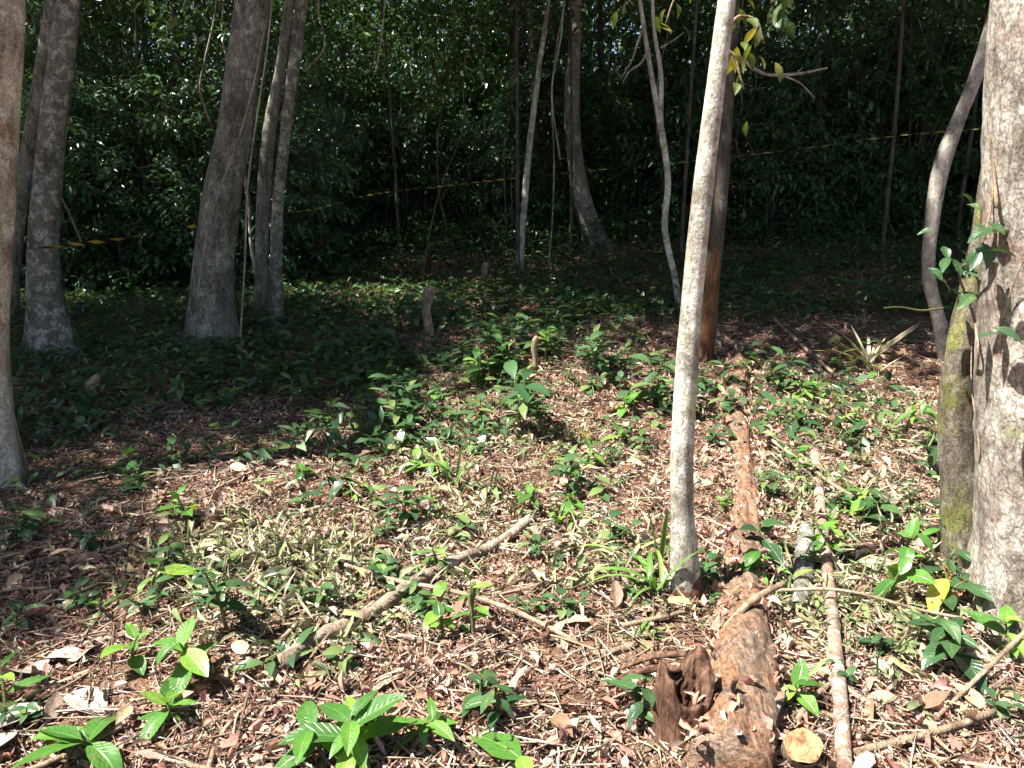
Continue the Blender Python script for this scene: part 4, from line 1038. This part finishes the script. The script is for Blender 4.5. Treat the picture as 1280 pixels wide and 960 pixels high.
# the broken stump beside the log: hollow, with a jagged rim
def stump():
    b = ground_at(850, 918); d = depth(b); r = 34 * d / FPX
    t = empty('broken_stump', b, 'dark broken hollow stump leaning on the rotten log', 'stump')
    sides, rows = 36, 16; rs = np.random.default_rng(9)
    th = np.linspace(0, 2 * math.pi, sides, endpoint=False)
    top = .21 + .045 * np.sin(2 * th + .4) + np.convolve(np.tile(rs.normal(0, .026, sides), 3), [.25, .5, .25], 'same')[sides:2 * sides] - .06 * np.exp(-((th - 4.4) / .5) ** 2)
    V = []
    for side in (1.0, .66):
        for k in range(rows):
            f = k / (rows - 1); rr = r * side * (1.18 - .22 * f + .06 * np.sin(3 * th + 2 * f) + .05 * np.sin(7 * th + 5 * f)) + rs.normal(0, .003, sides)
            zz = -.04 + (top + .04) * f if side == 1 else (-.02 + (top + .0) * f * .98)
            V.append(np.stack([rr * np.cos(th), rr * np.sin(th), zz], -1))
    V = np.concatenate(V); F = []
    for s in range(2):
        for k in range(rows - 1):
            for j in range(sides):
                a = (s * rows + k) * sides + j; c = (s * rows + k) * sides + (j + 1) % sides
                F.append((a, c, c + sides, a + sides) if s == 0 else (c, a, a + sides, c + sides))
    for j in range(sides):
        a = (rows - 1) * sides + j; c = (rows - 1) * sides + (j + 1) % sides; a2, c2 = a + rows * sides, c + rows * sides
        F.append((a, c, c2, a2))
    link('shell', np_mesh('stump_shell', V, F, M['stump'], smooth=False), t)
    for q, (p0, p1) in enumerate((((-.20, .10, .10), (.0, .05, .185)), ((-.16, .14, .12), (.03, .10, .20)))):
        V, F = tube([p0, (np.array(p0) + p1) / 2 + [0, .01, .012], p1], [.007, .013, .010], 9, 16, .4, seed=3 + q, flat=.7)
        link('split_root', np_mesh('split_root', V, F, M['stump']), t)
    return t
stump()
def cut_block():
    b = ground_at(1000, 962); t = empty('cut_block', b, 'short cut log block with fresh orange end by the pole', 'log')
    r = 22 * depth(b) / FPX; ax = np.array([.15, .55, -.8]); ax /= np.linalg.norm(ax)
    c = np.array([0, 0, .075]) 
    V, F = tube([c, c + ax * .1, c + ax * .2], [r, r * 1.03, r * .98], 20, 12, .06, seed=2, caps=False)
    link('bark', np_mesh('block_bark', V, F, M['branch']), t)
    u = np.cross(ax, [0, 0, 1]); u /= np.linalg.norm(u); w = np.cross(u, ax)
    rings = []
    for q in (1.0, .75, .5, .25, .03):
        th = np.linspace(0, 6.2832, 20, endpoint=False); rings.append(c - ax * (.004 + .004 * np.sin(9 * q)) + r * .985 * q * (1 + .07 * np.sin(2 * th + 1) + .05 * np.sin(5 * th))[:, None] * (np.cos(th)[:, None] * u + np.sin(th)[:, None] * w))
    V = np.concatenate(rings); F = [(i * 20 + j, i * 20 + (j + 1) % 20, (i + 1) * 20 + (j + 1) % 20, (i + 1) * 20 + j) for i in range(4) for j in range(20)]
    mc, nc = new_mat('ringed_cut_wood')
    tco = N(nc, 'ShaderNodeTexCoord').outputs['Object']; mpp = N(nc, 'ShaderNodeMapping'); mpp.inputs['Location'].default_value = (.006, 0, -.075); nc.links.new(tco, mpp.inputs[0])
    wv = N(nc, 'ShaderNodeTexWave', wave_type='RINGS', rings_direction='SPHERICAL'); wv.inputs['Scale'].default_value = 55; wv.inputs['Distortion'].default_value = 5; wv.inputs['Detail'].default_value = 3; wv.inputs['Detail Scale'].default_value = .5
    nc.links.new(mpp.outputs[0], wv.inputs[0]); rr = ramp(nc, [(0, (.28, .165, .08)), (.5, (.35, .21, .105)), (1, (.40, .255, .135))]); nc.links.new(wv.outputs[1], rr.inputs[0])
    dn = noise(nc, tco, 30, 6, .7, .5); dr = ramp(nc, [(.42, (.35, .3, .27)), (.56, (1, 1, 1))]); nc.links.new(dn, dr.inputs[0])
    finish(nc, mixc(nc, 1.0, rr.outputs[0], dr.outputs[0], 'MULTIPLY'), .9, .15, dn, .6, .01)
    link('cut_face', np_mesh('cut_face', V, F, mc), t)
cut_block()
def post(px, py, top, w, label, name='weathered_post', mat='branch'):
    b = ground_at(px, py); Y = b[1]; d = depth(b); r = w / 2 * d / FPX; tp = at(px + 2, top, Y)
    h_ = tp[2] - b[2]
    P = np.array([b + [0, 0, -.05], b + [r * .3, 0, h_ * .3], b + [-r * .2, 0, h_ * .65], tp + [0, 0, -.02], tp + [r * .2, 0, 0]])
    V, F = tube(P - b, [r * 1.15, r * .95, r * 1.05, r * .9, r * .55], 12, 16, .3, seed=int(px))
    o = link(name, np_mesh(name, V, F, M[mat]), None, b)
    tag(o, label, 'post')
post(536, 442, 358, 11, 'short weathered post standing in the shade before the mound')
post(606, 356, 328, 8, 'small stub of a post deeper in the shade')
post(118, 505, 468, 10, 'stubby brown stake in the ground cover by the mottled trunk', mat='twig')
post(590, 795, 727, 7, 'thin cut shoot standing upright near the long thin stick', 'cut_shoot', 'stem')
post(682, 808, 786, 8, 'finger-thick cut stub at the end of the long thin stick', 'cut_shoot', 'stump')
post(668, 400 + 64, 420, 7, 'pale twig leaning up from the mound', 'leaning_twig', 'twig')

# ------------------------------------------------------------------ single dead leaves
def dead_leaf(px, py, L, key, label, group=None, e=None, k=None):
    b = ground_at(px, py)
    o = link('dead_leaf', LEAF[key][random.randrange(5) if k is None else k], None, b + np.array([0, 0, .025]), e or (random.gauss(0, .3), random.gauss(0, .4), random.uniform(0, 6.28)), L)
    return tag(o, label, 'leaf', group)
for i, (px, py, L, yaw, w) in enumerate(((50, 850, .17, 1.0, 'topmost of the heap'), (95, 835, .15, .2, 'overlapping its grey neighbours by a twig'), (55, 895, .18, 2.1, 'lowest of the heap'), (90, 875, .16, 4.2, 'lying flat in the middle of the heap'), (20, 925, .13, 3.0, 'curled beside the heap'), (60, 830, .12, 5.0, 'tucked under the rim of the heap'))):
    dead_leaf(px, py, L, 'grey', 'large crumpled grey dead leaf ' + w, e=(.15 * math.sin(i * 2), .2 * math.cos(i * 3), yaw))
for (px, py, L, lab) in ((1120, 880, .12, 'pale dry leaf hanging folded by the thin stalk'), (1150, 895, .11, 'pale yellow dry leaf standing on edge near the thin stalk'), (1165, 935, .10, 'broad pale dry leaf lying by the pale stick'), (1205, 880, .11, 'pale twisted dry leaf under the thin stalk'),
                        (1185, 950, .09, 'flat straw-coloured leaf near the picture edge'), (1020, 850, .11, 'straw-coloured leaf leaning on the pole'), (1090, 910, .13, 'rust brown curled leaf beside the pole'), (690, 905, .12, 'tan boat-shaped dead leaf on the bare soil')):
    dead_leaf(px, py, L, 'dead' if 'brown' in lab or 'tan' in lab else 'pale', lab)
n_dead = 0
while n_dead < 230:
    a = random.uniform(-.66, .66); d = random.uniform(1.6, 4.6); x, y = d * math.sin(a), d * math.cos(a)
    pale = random.random() < .22
    o = link('dead_leaf', random.choice(LEAF['pale' if pale else 'dead']), None, (x, y, zg(x, y) + random.uniform(.015, .035)), (random.gauss(0, .4), random.gauss(0, .5), random.uniform(0, 6.28)), random.uniform(.06, .13))
    tag(o, 'straw-coloured dry leaf on the sunlit litter' if pale else 'curled brown dead leaf on top of the sunlit litter', 'leaf', 'pale dry leaves on the litter' if pale else 'brown dead leaves on the litter'); n_dead += 1

# ------------------------------------------------------------------ vines on the massive trunk and lianas
def bark_y(px, py):
    """depth of the bark of the massive trunk, or of its buttress, behind that spot"""
    ax = at(1322, py, YB)[0]
    for Y in np.arange(YB - .4, YB + .1, .005):
        p = at(px, py, Y)
        if math.hypot(p[0] - ax, Y - YB) < .238: return float(Y) - .004
    return YB + .27
def vine(name, pts, Y, r, label, mat='twig', leaves=(), key='dark', cat='vine', group=None, L=.11):
    P = np.array([at(px, py, Y + dy) for (px, py, dy) in pts]); b = P[0].copy()
    t = empty(name, b, label, cat, group)
    V, F = tube(P - b, np.linspace(r, r * .6, len(P)), 7, len(P) * 7, .1, seed=int(pts[0][0]))
    link('stem', np_mesh('vine_stem', V, F, M[mat]), t)
    for (px, py, dy, yaw, pit) in leaves:
        link('leaf', random.choice(LEAF[key]), t, at(px, py, Y + dy) - b, (pit, random.uniform(-.4, .4), yaw), L * random.uniform(.75, 1.2))
    return t
YV = 0.0
cl = []
for i in range(34):
    px = random.gauss(1212, 30); py = random.gauss(322, 36)
    cl.append((px, py, bark_y(px, py) + random.uniform(-.14, -.01), random.uniform(1.57, 4.71), random.uniform(-1.1, .2)))
vine('climbing_vine', [(1226, 700, bark_y(1226, 700) + .02), (1214, 610, bark_y(1214, 610) + .05), (1215, 520, bark_y(1215, 520) + .0), (1222, 430, bark_y(1222, 430) + -.03), (1212, 380, bark_y(1212, 380) + -.05), (1200, 350, bark_y(1200, 350) + -.06), (1228, 305, bark_y(1228, 305) + -.03), (1240, 250, bark_y(1240, 250) + .03), (1236, 160, bark_y(1236, 160) + .1)], YV, .005,
     'vine with a hanging cluster of shiny leaves on the massive trunk', leaves=cl, L=.085)
vine('climbing_vine', [(1262, 640, bark_y(1262, 640) + .0), (1246, 560, bark_y(1246, 560) + .0), (1238, 470, bark_y(1238, 470) + .02), (1252, 400, bark_y(1252, 400) + .0), (1276, 330, bark_y(1276, 330) + -.02)], YV, .0035, 'bare wiry vine crossing the crusted bark below the leaf cluster')
vine('climbing_vine', [(1228, 720, bark_y(1228, 720) + .03), (1218, 640, bark_y(1218, 640) + .0), (1224, 560, bark_y(1224, 560) + -.02), (1214, 470, bark_y(1214, 470) + -.02), (1216, 410, bark_y(1216, 410) + -.02)], YV, .004, 'bare pale vine hanging straight down before the mossy buttress')
vine('climbing_vine', [(1180, 385, bark_y(1180, 385) + -.1), (1150, 388, bark_y(1150, 388) + -.16), (1120, 384, bark_y(1120, 384) + -.2), (1105, 385, bark_y(1105, 385) + -.2)], YV, .004, 'green tendril sticking out level from the vine leaves', 'stem')
vine('climbing_vine', [(1246, 260, bark_y(1246, 260) + .0), (1240, 180, bark_y(1240, 180) + .06), (1240, 90, bark_y(1240, 90) + .1), (1250, 0, bark_y(1250, 0) + .1), (1255, -60, bark_y(1255, -60) + .1)], YV, .006, 'vine climbing the edge of the massive trunk above the leaves')
Y3 = [o for o in bpy.data.objects if o.get('label', '').startswith('thick grey trunk')][0].location.y - .22
vine('climbing_vine', [(300, 430, .05), (306, 330, .05), (310, 230, .0), (322, 140, .0), (334, 60, 0), (342, -20, 0)], Y3, .010, 'thin vine running up the thick grey leaning trunk', 'bark_thin')
vine('climbing_vine', [(244, 420, .1), (252, 330, .02), (270, 250, 0), (296, 180, 0), (316, 110, .0), (330, 40, 0)], Y3, .008, 'thin vine winding across the thick grey leaning trunk', 'bark_thin')
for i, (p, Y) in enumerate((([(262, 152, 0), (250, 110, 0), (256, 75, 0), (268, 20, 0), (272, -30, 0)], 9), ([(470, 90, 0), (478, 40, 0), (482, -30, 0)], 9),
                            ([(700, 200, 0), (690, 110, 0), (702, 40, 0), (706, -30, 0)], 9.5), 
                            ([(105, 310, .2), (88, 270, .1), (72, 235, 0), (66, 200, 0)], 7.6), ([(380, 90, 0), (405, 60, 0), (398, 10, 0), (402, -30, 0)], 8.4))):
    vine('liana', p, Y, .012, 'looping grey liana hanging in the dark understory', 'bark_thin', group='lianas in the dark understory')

# sprig of yellow-green leaves hanging into the top of the picture on the sunlit trunk, and a smaller one
def sprig(pts, Y, n, label, key='sprig', L=.095):
    P = np.array([at(px, py, Y) for px, py in pts]); b = P[0].copy()
    t = empty('leafy_sprig', b, label, 'branch')
    V, F = tube(P - b, np.linspace(.008, .003, len(P)), 6, 14); link('stem', np_mesh('sprig_stem', V, F, M['twig']), t)
    C = catmull(P - b, 41)
    for j in range(n):
        c = C[int(40 * (.25 + .75 * (j + .5) / n))] + np.random.default_rng(j).normal(0, .05, 3)
        link('leaf', random.choice(LEAF[key]), t, c, (random.uniform(-1.2, -.2), random.uniform(-.4, .4), random.uniform(0, 6.28)), L * random.uniform(.7, 1.2))
YF = front.location.y
sprig([(905, 40), (925, 20), (945, 25), (955, 55)], YF + .9, 12, 'drooping yellow-green sprig beside the top of the sunlit trunk')
sprig([(905, 60), (918, 70), (925, 95), (930, 112)], YF + .7, 7, 'small sprig of light green leaves on the sunlit trunk', 'sprig', .10)
sprig([(905, -60), (870, -30), (845, -5), (832, 30)], YF + 1.4, 12, 'olive-brown sprig hanging behind the sunlit trunk')
sprig([(950, -70), (965, -40), (985, -12), (990, 12)], YF + 1.2, 12, 'pale green sprig dipping into the picture past the sunlit trunk', 'dark', .10)
sprig([(730, -70), (755, -40), (775, -15), (790, 5)], YF + 2.4, 9, 'yellowish sprig dipping in near the kinked sapling')

# ------------------------------------------------------------------ barrier tape, yellow and black
def tape_material():
    m, nt = new_mat('barrier_tape')
    tc = N(nt, 'ShaderNodeTexCoord').outputs['UV']
    sx = N(nt, 'ShaderNodeSeparateXYZ'); nt.links.new(tc, sx.inputs[0])
    a = N(nt, 'ShaderNodeMath', operation='ADD'); nt.links.new(sx.outputs[0], a.inputs[0]); nt.links.new(sx.outputs[1], a.inputs[1])
    f = N(nt, 'ShaderNodeMath', operation='FRACT'); nt.links.new(a.outputs[0], f.inputs[0])
    r = ramp(nt, [(0, (.36, .30, .05)), (.5, (.018, .018, .018))], 'CONSTANT'); nt.links.new(f.outputs[0], r.inputs[0])
    finish(nt, r.outputs[0], .4, .5, trans=.2)
    return m
M['tape'] = tape_material()
def tape(pts, label, w=.034):
    P = np.array([at(*p) for p in pts]); P = catmull(P, 140); b = P[0].copy(); P = P - b
    s = np.concatenate([[0], np.cumsum(np.linalg.norm(np.diff(P, axis=0), axis=1))])
    T = np.gradient(P, axis=0); T /= np.linalg.norm(T, axis=1)[:, None]
    side = np.cross(T, [0, 0, 1]); side /= np.linalg.norm(side, axis=1)[:, None]
    th = 1.5 * np.sin(s * 1.9) + 1.0 * np.sin(s * 4.3 + 1)
    d = np.cos(th)[:, None] * np.array([0, 0, 1.0]) + np.sin(th)[:, None] * side
    V = np.stack([P - d * w / 2, P + d * w / 2], 1).reshape(-1, 3)
    i = np.arange(len(P) - 1) * 2; F = np.stack([i, i + 2, i + 3, i + 1], -1)
    UV = np.stack([np.stack([s / .16, 0 * s], -1), np.stack([s / .16, 0 * s + .35], -1)], 1).reshape(-1, 2)
    tag(link('barrier_tape', np_mesh('barrier_tape', V, F, M['tape'], uv=UV), None, b), label, 'tape')
def lab_y(s):
    return [o for o in bpy.data.objects if o.get('label', '').startswith(s)][0].location.y
y2, y3 = lab_y('mottled grey trunk') - .27, lab_y('thick grey trunk')
tape([(-30, 318, y2), (14, 315, y2), (60, 309, y2), (140, 300, y2 + .05), (200, 291, (y2 + y3) / 2), (245, 282, y3 - .1)], 'yellow and black tape strung between the mottled and the thick grey trunks')
tape([(295, 276, y3 + .1), (345, 268, y3 + .3), (395, 261, y3 + .8), (450, 246, y3 + 1.4), (560, 232, 9.2), (720, 215, 9.5), (840, 204, 9.4), (890, 199, 9.2), (960, 191, 9.0), (1040, 181, 8.6), (1120, 170, 8.2), (1235, 160, 7.6), (1300, 152, 7.2)],
     'long yellow and black tape stretched through the dark understory', .013)
